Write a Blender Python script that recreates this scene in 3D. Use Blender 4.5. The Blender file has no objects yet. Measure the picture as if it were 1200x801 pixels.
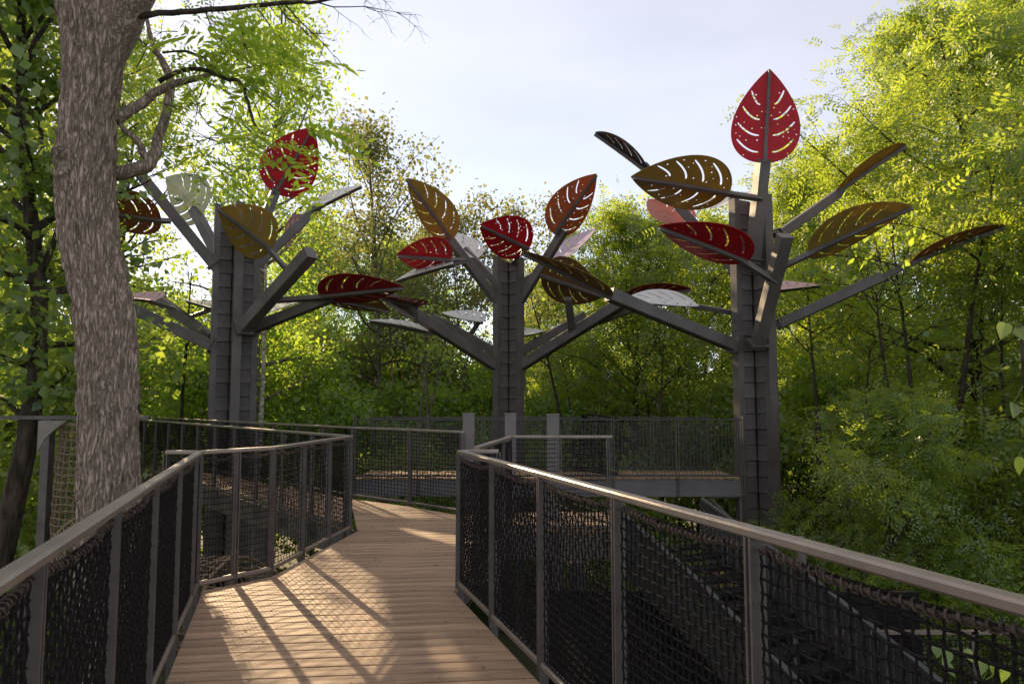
import bpy, bmesh, math, random
import numpy as np
from mathutils import Vector, Matrix, noise, geometry as mgeo

# ------------------------------------------------------------------ camera, sky, sun, exposure
scene = bpy.context.scene
COL = scene.collection
PI = math.pi
F = 850.0                      # focal length in pixels of the 1200-wide photograph
TH = math.atan(69.5 / F)       # upward pitch
HC = 1.45                      # eye height above the deck
RAIL = 1.07
SUN_AZ = math.radians(29.2)    # left of the view axis
SUN_EL = math.radians(20.5)
GZ = -4.5                      # forest floor below the deck

cam_d = bpy.data.cameras.new('camera'); cam = bpy.data.objects.new('camera', cam_d); COL.objects.link(cam)
cam.location = (0, 0, HC); cam.rotation_euler = (PI/2 + TH, 0, 0)
cam_d.sensor_width = 36; cam_d.lens = F/1200*36; cam_d.clip_end = 2000; cam_d.clip_start = 0.05
scene.camera = cam

world = bpy.data.worlds.new('World'); scene.world = world; world.use_nodes = True
wn = world.node_tree.nodes; wl = world.node_tree.links
sky = wn.new('ShaderNodeTexSky'); sky.sky_type = 'NISHITA'; sky.sun_disc = False
sky.sun_elevation = SUN_EL; sky.sun_rotation = -SUN_AZ
sky.air_density = 0.7; sky.dust_density = 0.12; sky.ozone_density = 0.6; sky.altitude = 100
wl.new(sky.outputs[0], wn['Background'].inputs[0]); wn['Background'].inputs[1].default_value = 0.05
veil = wn.new('ShaderNodeBackground'); veil.inputs[0].default_value = (1.0, .91, .88, 1); veil.inputs[1].default_value = 0.29   # thin even high cloud over the whole sky
ctc = wn.new('ShaderNodeTexCoord'); cmp_ = wn.new('ShaderNodeMapping'); cmp_.inputs['Scale'].default_value = (1.2, 1.2, 4.0); wl.new(ctc.outputs['Generated'], cmp_.inputs[0])
cno = wn.new('ShaderNodeTexNoise'); cno.inputs['Scale'].default_value = 1.6; cno.inputs['Detail'].default_value = 5; cno.inputs['Roughness'].default_value = .55; wl.new(cmp_.outputs[0], cno.inputs[0])
cmr = wn.new('ShaderNodeMapRange'); cmr.inputs[1].default_value = .3; cmr.inputs[2].default_value = .7; cmr.inputs[3].default_value = .26; cmr.inputs[4].default_value = .33; wl.new(cno.outputs[0], cmr.inputs[0]); wl.new(cmr.outputs[0], veil.inputs[1])
addw = wn.new('ShaderNodeAddShader'); wl.new(wn['Background'].outputs[0], addw.inputs[0]); wl.new(veil.outputs[0], addw.inputs[1])
wl.new(addw.outputs[0], wn['World Output'].inputs[0])

SUNV = Vector((-math.sin(SUN_AZ)*math.cos(SUN_EL), math.cos(SUN_AZ)*math.cos(SUN_EL), math.sin(SUN_EL)))
sd = bpy.data.lights.new('sun', 'SUN'); sd.energy = 5.0; sd.angle = math.radians(0.6); sd.color = (1.0, 0.75, 0.45)
so = bpy.data.objects.new('sun', sd); COL.objects.link(so); so.location = SUNV*60
so.rotation_euler = SUNV.to_track_quat('Z', 'Y').to_euler()

scene.view_settings.view_transform = 'Standard'; scene.view_settings.look = 'None'
scene.view_settings.gamma = 1.0; scene.view_settings.exposure = 1.12
scene.cycles.max_bounces = 5; scene.cycles.transparent_max_bounces = 8
scene.cycles.diffuse_bounces = 3; scene.cycles.transmission_bounces = 4
scene.cycles.sample_clamp_indirect = 6.0

rng = np.random.default_rng(7); random.seed(7)

# ------------------------------------------------------------------ helpers
def ray(px, py):
    cx = (px-600)/F; cy = (400.5-py)/F
    return Vector((cx, math.cos(TH)-cy*math.sin(TH), math.sin(TH)+cy*math.cos(TH)))
def at(px, py, Y):
    d = ray(px, py); return Vector((0, 0, HC)) + d*(Y/d.y)
def gp(px, py, z=0.0):
    d = ray(px, py); return Vector((0, 0, HC)) + d*((z-HC)/d.z)

class MB:
    def __init__(s): s.v = []; s.f = []
    def add(s, vs, fs):
        o = len(s.v); s.v += [tuple(p) for p in vs]; s.f += [tuple(i+o for i in f) for f in fs]; return s
    def box(s, c, size, rot=None):
        c = Vector(c); hx, hy, hz = [q/2 for q in size]
        vs = [Vector((x, y, z)) for x in (-hx, hx) for y in (-hy, hy) for z in (-hz, hz)]
        if rot is not None: vs = [rot @ q for q in vs]
        return s.add([c+q for q in vs], [(0,1,3,2),(4,6,7,5),(0,4,5,1),(2,3,7,6),(0,2,6,4),(1,5,7,3)])
    def bar(s, a, b, w, h, up=(0, 0, 1), bev=0.0):
        a = Vector(a); b = Vector(b); d = (b-a).normalized(); up = Vector(up)
        if abs(d.dot(up)) > .98: up = Vector((1, 0, 0))
        x = d.cross(up).normalized(); z = x.cross(d).normalized()
        if bev <= 0:
            prof = [(-w/2, -h/2), (w/2, -h/2), (w/2, h/2), (-w/2, h/2)]
        else:
            e = bev; prof = [(-w/2+e, -h/2), (w/2-e, -h/2), (w/2, -h/2+e), (w/2, h/2-e), (w/2-e, h/2), (-w/2+e, h/2), (-w/2, h/2-e), (-w/2, -h/2+e)]
        n = len(prof); vs = [p + x*u + z*t for p in (a, b) for (u, t) in prof]
        fs = [(i, (i+1) % n, n+(i+1) % n, n+i) for i in range(n)] + [tuple(range(n-1, -1, -1)), tuple(range(n, 2*n))]
        return s.add(vs, fs)
    def tube(s, pts, radii, sides=6, cap=True):
        pts = [Vector(p) for p in pts]; n = len(pts)
        if not hasattr(radii, '__len__'): radii = [radii]*n
        prev = None; vs = []
        for i, p in enumerate(pts):
            t = (pts[min(i+1, n-1)]-pts[max(i-1, 0)]).normalized()
            if prev is None:
                ref = Vector((0, 0, 1)) if abs(t.z) < .9 else Vector((1, 0, 0)); x = t.cross(ref).normalized()
            else:
                x = (prev - t*prev.dot(t)); x = x.normalized() if x.length > 1e-6 else t.orthogonal().normalized()
            prev = x; y = t.cross(x)
            for k in range(sides):
                a = 2*PI*k/sides; vs.append(p + (x*math.cos(a)+y*math.sin(a))*radii[i])
        fs = [(i*sides+k, i*sides+(k+1) % sides, (i+1)*sides+(k+1) % sides, (i+1)*sides+k) for i in range(n-1) for k in range(sides)]
        if cap: fs += [tuple(range(sides-1, -1, -1)), tuple(range((n-1)*sides, n*sides))]
        return s.add(vs, fs)
    def mesh(s, name, smooth=False):
        me = bpy.data.meshes.new(name); me.from_pydata(s.v, [], s.f); me.update()
        if smooth: me.polygons.foreach_set('use_smooth', [True]*len(me.polygons))
        return me
    def build(s, name, m, parent=None, smooth=False):
        return link(name, s.mesh(name, smooth), m, parent)

def link(name, me, m, parent=None, mw=None):
    o = bpy.data.objects.new(name, me); COL.objects.link(o)
    if m is not None:
        if not me.materials: me.materials.append(m)
        elif me.materials[0] is not m:
            o.material_slots[0].link = 'OBJECT'; o.material_slots[0].material = m
    if mw is not None: o.matrix_basis = mw
    if parent is not None:
        o.parent = parent; o.matrix_parent_inverse = PINV.get(parent.name, Matrix())
    return o
PINV = {}
def tag(o, label=None, cat=None, group=None, kind=None):
    if label: o['label'] = label
    if cat: o['category'] = cat
    if group: o['group'] = group
    if kind: o['kind'] = kind
    return o
def empty(name, loc, label=None, cat=None, group=None, kind=None):
    o = bpy.data.objects.new(name, None); COL.objects.link(o); o.location = loc; o.empty_display_size = .2
    PINV[o.name] = Matrix.Translation(-Vector(loc))
    return tag(o, label, cat, group, kind)
def np_mesh(name, V, quads):
    me = bpy.data.meshes.new(name); n = len(V); q = len(quads)
    me.vertices.add(n); me.vertices.foreach_set('co', np.asarray(V, np.float32).ravel())
    me.loops.add(q*4); me.loops.foreach_set('vertex_index', np.asarray(quads, np.int32).ravel())
    me.polygons.add(q); me.polygons.foreach_set('loop_start', np.arange(0, q*4, 4, dtype=np.int32))
    me.update(calc_edges=True); return me

# ------------------------------------------------------------------ materials
def mat(name, col, rough=.6, metal=0.0, noise_scale=0, var=.25, bump=0, bump_scale=60, spec=.5, stretch=(1, 1, 1), col2=None, rand=0.0):
    m = bpy.data.materials.new(name); m.use_nodes = True; nt = m.node_tree; N = nt.nodes; L = nt.links
    b = N['Principled BSDF']; b.inputs['Roughness'].default_value = rough; b.inputs['Metallic'].default_value = metal
    b.inputs['Base Color'].default_value = (*col, 1); b.inputs['Specular IOR Level'].default_value = spec
    tc = N.new('ShaderNodeTexCoord'); mp = N.new('ShaderNodeMapping'); L.new(tc.outputs['Object'], mp.inputs[0]); mp.inputs['Scale'].default_value = stretch
    if noise_scale:
        t = N.new('ShaderNodeTexNoise'); t.inputs['Scale'].default_value = noise_scale; t.inputs['Detail'].default_value = 6; L.new(mp.outputs[0], t.inputs[0])
        r = N.new('ShaderNodeMix'); r.data_type = 'RGBA'
        c2 = col2 if col2 else tuple(c*(1-var) for c in col); c1 = col if col2 else tuple(min(1, c*(1+var)) for c in col)
        r.inputs[6].default_value = (*c1, 1); r.inputs[7].default_value = (*c2, 1)
        cr = N.new('ShaderNodeMapRange'); cr.inputs[1].default_value = .35; cr.inputs[2].default_value = .65; L.new(t.outputs[0], cr.inputs[0]); L.new(cr.outputs[0], r.inputs[0])
        out = r.outputs[2]
        if rand:
            oi = N.new('ShaderNodeObjectInfo'); mr = N.new('ShaderNodeMapRange'); mr.inputs[3].default_value = 1-rand; mr.inputs[4].default_value = 1+rand
            L.new(oi.outputs['Random'], mr.inputs[0]); hv = N.new('ShaderNodeHueSaturation'); L.new(mr.outputs[0], hv.inputs['Value']); L.new(out, hv.inputs['Color']); out = hv.outputs[0]
        L.new(out, b.inputs['Base Color'])
        rr = N.new('ShaderNodeMapRange'); rr.inputs[3].default_value = rough*.85; rr.inputs[4].default_value = min(1, rough*1.15); L.new(t.outputs[0], rr.inputs[0]); L.new(rr.outputs[0], b.inputs['Roughness'])
    if bump:
        t2 = N.new('ShaderNodeTexNoise'); t2.inputs['Scale'].default_value = bump_scale; t2.inputs['Detail'].default_value = 5; L.new(mp.outputs[0], t2.inputs[0])
        bp = N.new('ShaderNodeBump'); bp.inputs['Strength'].default_value = bump; bp.inputs['Distance'].default_value = .01; L.new(t2.outputs[0], bp.inputs['Height']); L.new(bp.outputs[0], b.inputs['Normal'])
    return m
def leaf_mat(name, c1, c2, tr1, tr2, mix=.5, gloss=.05):
    m = bpy.data.materials.new(name); m.use_nodes = True; nt = m.node_tree; N = nt.nodes; L = nt.links
    for n in list(N):
        if n.type != 'OUTPUT_MATERIAL': N.remove(n)
    out = [n for n in N if n.type == 'OUTPUT_MATERIAL'][0]
    g = N.new('ShaderNodeNewGeometry')
    def rnd(a, b):
        r = N.new('ShaderNodeMix'); r.data_type = 'RGBA'; r.inputs[6].default_value = (*a, 1); r.inputs[7].default_value = (*b, 1)
        L.new(g.outputs['Random Per Island'], r.inputs[0]); return r.outputs[2]
    d = N.new('ShaderNodeBsdfDiffuse'); L.new(rnd(c1, c2), d.inputs[0])
    t = N.new('ShaderNodeBsdfTranslucent'); L.new(rnd(tr1, tr2), t.inputs[0])
    mx = N.new('ShaderNodeMixShader'); mx.inputs[0].default_value = mix; L.new(d.outputs[0], mx.inputs[1]); L.new(t.outputs[0], mx.inputs[2])
    gl = N.new('ShaderNodeBsdfGlossy'); gl.inputs['Roughness'].default_value = .45; gl.inputs[0].default_value = (1, 1, 1, 1)
    m2 = N.new('ShaderNodeMixShader'); m2.inputs[0].default_value = gloss; L.new(mx.outputs[0], m2.inputs[1]); L.new(gl.outputs[0], m2.inputs[2])
    L.new(m2.outputs[0], out.inputs[0]); return m
def panel_mat(name, col, tr=.25, rough=.45):
    m = bpy.data.materials.new(name); m.use_nodes = True; nt = m.node_tree; N = nt.nodes; L = nt.links
    b = N['Principled BSDF']; b.inputs['Roughness'].default_value = rough; b.inputs['Specular IOR Level'].default_value = .3; out = [n for n in N if n.type == 'OUTPUT_MATERIAL'][0]
    tc = N.new('ShaderNodeTexCoord'); t = N.new('ShaderNodeTexNoise'); t.inputs['Scale'].default_value = 3.5; t.inputs['Detail'].default_value = 8; t.inputs['Roughness'].default_value = .7; t.inputs['Distortion'].default_value = .6; L.new(tc.outputs['Object'], t.inputs[0])
    r = N.new('ShaderNodeMix'); r.data_type = 'RGBA'; r.inputs[6].default_value = (*[c*1.35 for c in col], 1); r.inputs[7].default_value = (*[c*.6 for c in col], 1); L.new(t.outputs[0], r.inputs[0])
    L.new(r.outputs[2], b.inputs['Base Color'])
    tr_n = N.new('ShaderNodeBsdfTranslucent'); L.new(r.outputs[2], tr_n.inputs[0])
    mx = N.new('ShaderNodeMixShader'); mx.inputs[0].default_value = tr; L.new(b.outputs[0], mx.inputs[1]); L.new(tr_n.outputs[0], mx.inputs[2]); L.new(mx.outputs[0], out.inputs[0])
    return m
def bark_mat(name, c1, c2, sc=9, zs=.22, bump=.8, dist=.03, ridged=False):
    m = bpy.data.materials.new(name); m.use_nodes = True; nt = m.node_tree; N = nt.nodes; L = nt.links
    b = N['Principled BSDF']; b.inputs['Roughness'].default_value = .9; b.inputs['Specular IOR Level'].default_value = .2
    tc = N.new('ShaderNodeTexCoord'); mp = N.new('ShaderNodeMapping'); mp.inputs['Scale'].default_value = (1, 1, zs); L.new(tc.outputs['Object'], mp.inputs[0])
    t = N.new('ShaderNodeTexNoise'); t.inputs['Scale'].default_value = sc; t.inputs['Detail'].default_value = 3 if ridged else 8; t.inputs['Roughness'].default_value = .6; t.inputs['Distortion'].default_value = .5 if ridged else 0; L.new(mp.outputs[0], t.inputs[0])
    h = t.outputs[0]; lo, hi = .36, .62
    if ridged:
        a = N.new('ShaderNodeMath'); a.operation = 'SUBTRACT'; a.inputs[1].default_value = .5; L.new(h, a.inputs[0])
        ab = N.new('ShaderNodeMath'); ab.operation = 'ABSOLUTE'; L.new(a.outputs[0], ab.inputs[0])
        f = N.new('ShaderNodeTexNoise'); f.inputs['Scale'].default_value = sc*3.2; f.inputs['Detail'].default_value = 6; L.new(mp.outputs[0], f.inputs[0])
        mu = N.new('ShaderNodeMath'); mu.operation = 'MULTIPLY_ADD'; mu.inputs[1].default_value = .16; L.new(f.outputs[0], mu.inputs[0]); L.new(ab.outputs[0], mu.inputs[2]); h = mu.outputs[0]; lo, hi = .075, .19
    cr = N.new('ShaderNodeMapRange'); cr.inputs[1].default_value = lo; cr.inputs[2].default_value = hi; L.new(h, cr.inputs[0])
    r = N.new('ShaderNodeMix'); r.data_type = 'RGBA'; r.inputs[6].default_value = (*c2, 1); r.inputs[7].default_value = (*c1, 1); L.new(cr.outputs[0], r.inputs[0]); L.new(r.outputs[2], b.inputs['Base Color'])
    bp = N.new('ShaderNodeBump'); bp.inputs['Strength'].default_value = bump; bp.inputs['Distance'].default_value = dist; L.new(cr.outputs[0], bp.inputs['Height']); L.new(bp.outputs[0], b.inputs['Normal'])
    return m

M = {}
M['steel'] = mat('painted_steel', (.10, .087, .081), .5, 0, 2.2, .2, .15, 40)
M['cladding'] = mat('fibre_shingle', (.105, .092, .087), .75, 0, 4, .2, .3, 80, rand=.16)
M['core'] = mat('column_core', (.022, .02, .02), .9)
M['shade'] = mat('shade_black', (.012, .012, .012), .9, 0, 5, .3, spec=.1)  # near-black colour puts the well's shade into the ramp treads and backing
M['rail'] = mat('bronze_rail', (.27, .225, .19), .42, .55, 5, .15, .05, 120, stretch=(1, 1, 1))
M['post'] = mat('fence_post_steel', (.12, .105, .098), .5, .3, 6, .2, .1, 60)
M['rope'] = mat('black_rope', (.017, .0145, .013), .9, 0, 90, .5, .6, 400, spec=.15)
M['lace'] = mat('worn_lacing_rope', (.085, .06, .047), .9, 0, 60, .5, .6, 400)
M['tanrope'] = mat('tan_rope', (.20, .145, .095), .9, 0, 60, .35, .5, 300)
M['mesh'] = mat('wire_mesh', (.055, .05, .048), .55, .3)
M['deck'] = mat('composite_board', (.35, .228, .138), .7, 0, 2.2, .28, .4, 90, stretch=(1, 9, 9), rand=.17)
M['beam'] = mat('blue_grey_beam', (.12, .115, .12), .6, 0, 3, .12, .1, 40)
M['soil'] = mat('forest_floor', (.06, .052, .028), .95, 0, .8, .5, .6, 8, col2=(.035, .05, .015))
M['bark'] = bark_mat('grey_ridged_bark', (.43, .345, .275), (.18, .135, .10), 31, .15, .8, .018, True)
M['bark2'] = bark_mat('dark_bark', (.10, .078, .06), (.03, .022, .017), 14, .2)
M['bark3'] = bark_mat('pale_grey_bark', (.24, .21, .18), (.08, .065, .055), 14, .2)
M['birch'] = bark_mat('white_birch_bark', (.62, .58, .52), (.14, .12, .10), 7, 2.2, .3)
M['newel'] = mat('light_grey_post', (.16, .145, .138), .6, 0, 3, .12)
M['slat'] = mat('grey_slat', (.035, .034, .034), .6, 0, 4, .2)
M['redwood'] = mat('red_brown_board', (.14, .06, .035), .7, 0, 4, .3)
M['tarp'] = mat('pale_canvas', (.24, .21, .18), .9, 0, 6, .1)
G_Y = leaf_mat('leaf_yellow_green', (.085, .155, .03), (.125, .185, .036), (.36, .50, .033), (.51, .58, .058), .6)
G_M = leaf_mat('leaf_mid_green', (.095, .17, .035), (.135, .205, .045), (.36, .50, .045), (.52, .60, .08), .6)
G_D = leaf_mat('leaf_deep_green', (.065, .125, .026), (.10, .16, .035), (.24, .38, .035), (.42, .52, .06), .58)
G_B = leaf_mat('leaf_bright_green', (.09, .185, .035), (.13, .22, .048), (.38, .58, .04), (.52, .64, .07), .6)
G_O = leaf_mat('leaf_olive', (.06, .08, .02), (.10, .11, .03), (.26, .29, .06), (.36, .36, .09), .5)
G_R = leaf_mat('needle_brown', (.10, .07, .03), (.14, .09, .04), (.16, .12, .05), (.2, .15, .06), .35)
P = {k: panel_mat('panel_'+k, c, t) for k, c, t in (
    ('red', (.47, .012, .024), .2), ('dark_red', (.25, .012, .018), .15), ('olive', (.36, .245, .06), .3), ('bronze', (.24, .15, .05), .25),
    ('brown', (.26, .105, .035), .25), ('orange', (.40, .12, .045), .3), ('white', (.72, .71, .68), .15), ('pale_green', (.56, .58, .44), .25),
    ('pink', (.66, .42, .47), .2), ('lavender', (.58, .46, .55), .25), ('coral', (.66, .22, .15), .3), ('gold', (.30, .17, .03), .25), ('black', (.05, .035, .03), .05), ('umber', (.12, .06, .022), .12))}

# ------------------------------------------------------------------ ground
def ground():
    n = 70; V = []; fs = []
    xs = np.sign(np.linspace(-1, 1, n))*np.abs(np.linspace(-1, 1, n))**2.6*900
    for j in range(n):
        for i in range(n):
            x, y = xs[i], xs[j]+15; r = math.hypot(x, y)
            V.append((x, y, GZ + .35*noise.noise(Vector((x*.12, y*.12, 0))) + min(4.0, max(0, (y-25))*.03)))
    for j in range(n-1):
        for i in range(n-1): fs.append((j*n+i, j*n+i+1, (j+1)*n+i+1, (j+1)*n+i))
    o = MB().add(V, fs).build('forest_floor', M['soil'], None, True); tag(o, kind='structure')
ground()
def gz(x, y): return GZ + .35*noise.noise(Vector((x*.12, y*.12, 0))) + min(4.0, max(0, (y-25))*.03)

# ------------------------------------------------------------------ decks
def clip(poly, p, n):
    out = []
    for i in range(len(poly)):
        a = poly[i]; b = poly[(i+1) % len(poly)]
        da = (a-p).dot(n); db = (b-p).dot(n)
        if da >= 0: out.append(a)
        if (da >= 0) != (db >= 0): out.append(a + (b-a)*(da/(da-db)))
    return out
def lay_boards(parent, polys, ang, pitch=.14, gap=.013, z=0.0, th=.025, mat_='deck'):
    d = Vector((math.cos(ang), math.sin(ang))); n = Vector((-d.y, d.x))
    pts = [q for p in polys for q in p]; lo = min(q.dot(n) for q in pts); hi = max(q.dot(n) for q in pts)
    k = 0; s = math.floor(lo/pitch)*pitch
    while s < hi:
        for poly in polys:
            c = clip(clip(poly, n*(s+gap/2), n), n*(s+pitch-gap/2), -n)
            if len(c) >= 3:
                ar = sum(c[i].x*c[(i+1) % len(c)].y-c[(i+1) % len(c)].x*c[i].y for i in range(len(c)))/2
                if abs(ar) < .004: continue
                if ar < 0: c = c[::-1]
                m = len(c); zz = z + random.uniform(-.0012, .0012)
                o0 = c[0]
                R2 = Matrix.Rotation(-ang, 2)
                loc = [R2 @ (q-o0) for q in c]
                mid = sum(loc, Vector((0, 0)))/m; e = .0035
                top = [(q.x+(mid.x-q.x)*.0+ (e if q.x < mid.x else -e), q.y+(e if q.y < mid.y else -e), 0) for q in loc]
                vs = top + [(q.x, q.y, -e) for q in loc] + [(q.x, q.y, -th) for q in loc]
                fs = [tuple(range(m))] + [(m+i, m+(i+1) % m, (i+1) % m, i) for i in range(m)] + [(2*m+i, 2*m+(i+1) % m, m+(i+1) % m, m+i) for i in range(m)] + [tuple(range(3*m-1, 2*m-1, -1))]
                mw = Matrix.Translation((o0.x, o0.y, zz)) @ Matrix.Rotation(ang + random.uniform(-.0006, .0006), 4, 'Z')
                link('board', MB().add(vs, fs).mesh('board'), M[mat_], parent, mw); k += 1
        s += pitch
    return k

A = Vector((-2.43, 5.70, 0)); K = Vector((-2.04, 6.25, 0)); Cc = gp(409, 622); B = Vector((-.41, 5.78, 0))
A2 = Vector((-1.133, 1.642, 0)); B2 = Vector((1.0, 1.463, 0))
def V2(p): return Vector((p[0], p[1]))
ldir = (V2(A)-V2(A2)).normalized(); rdir = (V2(B)-V2(B2)).normalized()
L0 = V2(A) - ldir*8.2; R0 = V2(B) - rdir*7.6
F1 = gp(412, 583); F2 = gp(480, 592); F3 = gp(541, 602)
side_dir = (Vector((-5.4, 12.6)) - V2(Cc)).normalized()
S_near = V2(Cc) + side_dir*14; 
far_dir = (Vector((-5.35, 14.2)) - V2(F1)).normalized()
S_far = V2(F1) + far_dir*12.5
G1 = Vector((-.30, 6.25)); G2 = Vector((0.0, 8.25)); G3 = Vector((1.08, 8.25))
P1 = Vector((-.57, 9.65)); P2 = Vector((-.02, 9.65)); P3 = Vector((.51, 9.1))

deck = empty('walkway_deck', (0, 5, 0), kind='structure')
inl = Vector((ldir.y, -ldir.x)); inr = Vector((-rdir.y, rdir.x))
iA = V2(A)+inl*.055; iB = V2(B)+inr*.06
ang_near = math.radians(6.0); ang_far = math.radians(5.0)
# seam between the near and the far field of boards runs from the right corner post
dn = Vector((math.cos(ang_near), math.sin(ang_near))); nn = Vector((-dn.y, dn.x))
seam = iB + Vector((0, -.05))
lay_boards(deck, [clip([L0+inl*.055, R0+inr*.06, iB+rdir*.4, iA+ldir*.3], seam, -nn)], ang_near, .14)
far_polys = [
    clip([iA-ldir*1.2, iB+Vector((0, -.6)), G1+Vector((-.08, 0)), V2(K)+Vector((.04, -.09)), iA], seam+nn*.008, nn),
    [V2(K)+Vector((.04, -.09)), G1+Vector((-.08, 0)), G2+Vector((-.08, .05)), V2(Cc)+Vector((.09, 0))],
    [V2(Cc)+Vector((.09, .02)), G2+Vector((-.08, .07)), V2(F3)+Vector((-.02, -.09)), V2(F2)+Vector((0, -.09)), V2(F1)+Vector((0, -.09))],
    [G2+Vector((-.08, .09)), G3+Vector((.15, .09)), Vector((1.25, 9.7)), P1+Vector((0, .1)), V2(F3)+Vector((0, -.08))]]
lay_boards(deck, far_polys, ang_far, .14)
side_poly = [V2(Cc)+Vector((.02, .09)), V2(F1)+Vector((0, -.10)), S_far-Vector((.06, .08)), S_near+Vector((.05, .09))]
lay_boards(deck, [side_poly], math.atan2(side_dir.y, side_dir.x)+PI/2-.1, .14, z=-.003)
sc = MB()
dj = Vector((math.cos(ang_near), math.sin(ang_near)))
k0 = math.floor(seam.dot(nn)/.14)
for k in range(k0-26, k0):
    c = (k+.5)*.14
    for tt in (.045, .5, .955):
        # where the board's centre line meets the two deck edges
        la = L0+inl*.055; ra_ = R0+inr*.06
        pl = la + ldir*((c-la.dot(nn))/ldir.dot(nn)); pr = ra_ + rdir*((c-ra_.dot(nn))/rdir.dot(nn)); p = pl.lerp(pr, tt)
        for o_ in (-.035, .035):
            q = p + nn*o_; sc.add([(q.x+.0045*math.cos(a*PI/3), q.y+.0045*math.sin(a*PI/3), .0022) for a in range(6)], [(0, 1, 2, 3, 4, 5)])
sc.build('screw_heads', M['core'], deck)['kind'] = 'stuff'
def beam_under(name, a, b, w=.09, h=.24, z=-.027):
    MB().bar((a[0], a[1], z-h/2), (b[0], b[1], z-h/2), w, h).build(name, M['post'], deck)
beam_under('edge_beam', L0+inl*.12, iA+inl*.065); beam_under('edge_beam', R0+inr*.12, iB+inr*.06)
beam_under('edge_beam', iA+Vector((.05, 0)), V2(K)+Vector((.1, .0))); beam_under('edge_beam', V2(K)+Vector((.1, .05)), V2(Cc)+Vector((.14, 0)))
beam_under('edge_beam', V2(Cc)+Vector((0, .16)), S_near+Vector((.1, .16)), .12, .3)
beam_under('edge_beam', V2(F1)+Vector((0, -.15)), S_far-Vector((.1, .14)))
beam_under('edge_beam', iB+Vector((-.05, 0)), G1+Vector((-.14, 0))); beam_under('edge_beam', G1+Vector((-.14, .02)), G2+Vector((-.14, .1)))
beam_under('edge_beam', G2+Vector((-.1, .14)), G3+Vector((.1, .14)), .1, .3)
beam_under('edge_beam', V2(F1)+Vector((.05, -.16)), V2(F3)+Vector((-.05, -.16)))
for i, t in enumerate((.1, .5, .9)):
    a = L0.lerp(iA, t); b = R0.lerp(iB, t); beam_under('cross_beam', a+inl*.1, b+inr*.1, .1, .22, -.04-.25)
for (x, y) in [(-.2, 1.5), (-1.2, 5.2), (-1.0, 9.2), (.8, 9.2), (-4.1, 12.1)]:
    MB().box((x, y, (gz(x, y)-.45)/2-.15), (.2, .2, -gz(x, y)-.3)).build('support_column', M['post'], deck)

# ------------------------------------------------------------------ railings with rope nets
def rope_net(Lx, Hz, cell, r, seed, sag=.003, sides=4):
    R = random.Random(seed); mb = MB(); nx = max(2, round(Lx/cell)); nz = max(2, round(Hz/cell))
    gx = [[0]*(nz+1) for _ in range(nx+1)]
    G = {}
    for i in range(nx+1):
        for j in range(nz+1):
            u = i/nx; s_ = math.sin(PI*u)
            edge = 0 if i in (0, nx) or j in (0, nz) else 1
            x = u*Lx + edge*R.gauss(0, .0012)
            z = j/nz*Hz - s_*sag*(1.5 if j > nz*.8 else 1) + edge*(R.gauss(0, .0012)+.0022*math.sin(i*.5+j*.35+seed)*math.sin(j*.7))
            y = edge*(.006*math.sin(u*7+seed)*math.sin(j*.4+seed) + R.gauss(0, .001))
            G[i, j] = Vector((x, y, z))
    for i in range(0, nx+1):
        mb.tube([G[i, j]+Vector((0, r*.7*(1 if (i+j) % 2 else -1), 0)) for j in range(nz+1)], r, sides, False)
    for j in range(0, nz+1):
        mb.tube([G[i, j]+Vector((0, r*.7*(-1 if (i+j) % 2 else 1), 0)) for i in range(nx+1)], r, sides, False)
    return mb.mesh('net', True)
def lace_mesh(Lx, seed, r=.0075):
    R = random.Random(seed); mb = MB(); n = 24
    core = [Vector((i/n*Lx, .004*math.sin(i*1.3), -.022*math.sin(PI*i/n)+R.gauss(0, .003))) for i in range(n+1)]
    mb.tube(core, r, 6, False)
    turns = int(Lx/.03); m = turns*8; hel = []
    for k in range(m+1):
        t = k/m; i = min(n-1, int(t*n)); c = core[i].lerp(core[i+1], t*n-i); a = 2*PI*turns*t
        hel.append(c + Vector((0, math.cos(a)*(r+.004), math.sin(a)*(r+.006))))
    mb.tube(hel, .004, 4, False)
    return mb.mesh('edge_rope', True)
NETS = {}; POSTS = {}
def get_net(Lx, style, var):
    key = (style, var)
    if key not in NETS:
        if style == 'near': NETS[key] = (rope_net(.86, .93, .040, .0048, var*17+3), lace_mesh(.86, var))
        elif style == 'open': NETS[key] = (rope_net(.5, .93, .052, .0036, var*13+2), lace_mesh(.5, var+5, .006))
        elif style == 'mid': NETS[key] = (rope_net(.86, .95, .05, .0045, var*11+5, sides=3), lace_mesh(.86, var+9))
        else:
            mb = MB()
            for i in range(1, 18): mb.bar((i*.05, 0, 0), (i*.05, 0, .98), .007, .007)
            for j in range(0, 20): mb.bar((0, .004, j*.051), (.86, .004, j*.051), .007, .007)
            NETS[key] = (mb.mesh('net'), None)
    return NETS[key]
def post_mesh(style):
    if style in POSTS: return POSTS[style]
    mb = MB()
    if style == 'wire':
        for s_ in (-.022, .022): mb.box((s_, .03, .42), (.012, .045, 1.5))
        mb.box((0, .03, -.30), (.06, .06, .02))
    else:
        for s_ in (-.012, .012): mb.box((s_, 0, .41), (.010, .055, 1.26))
        for z in (-.15, .2, .85): mb.tube([(-.024, .012, z), (.024, .012, z)], .009, 8)
        mb.box((0, 0, .30), (.012, .02, .05)); mb.box((0, 0, .75), (.012, .02, .05))
    POSTS[style] = mb.mesh('post'); return POSTS[style]
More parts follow.
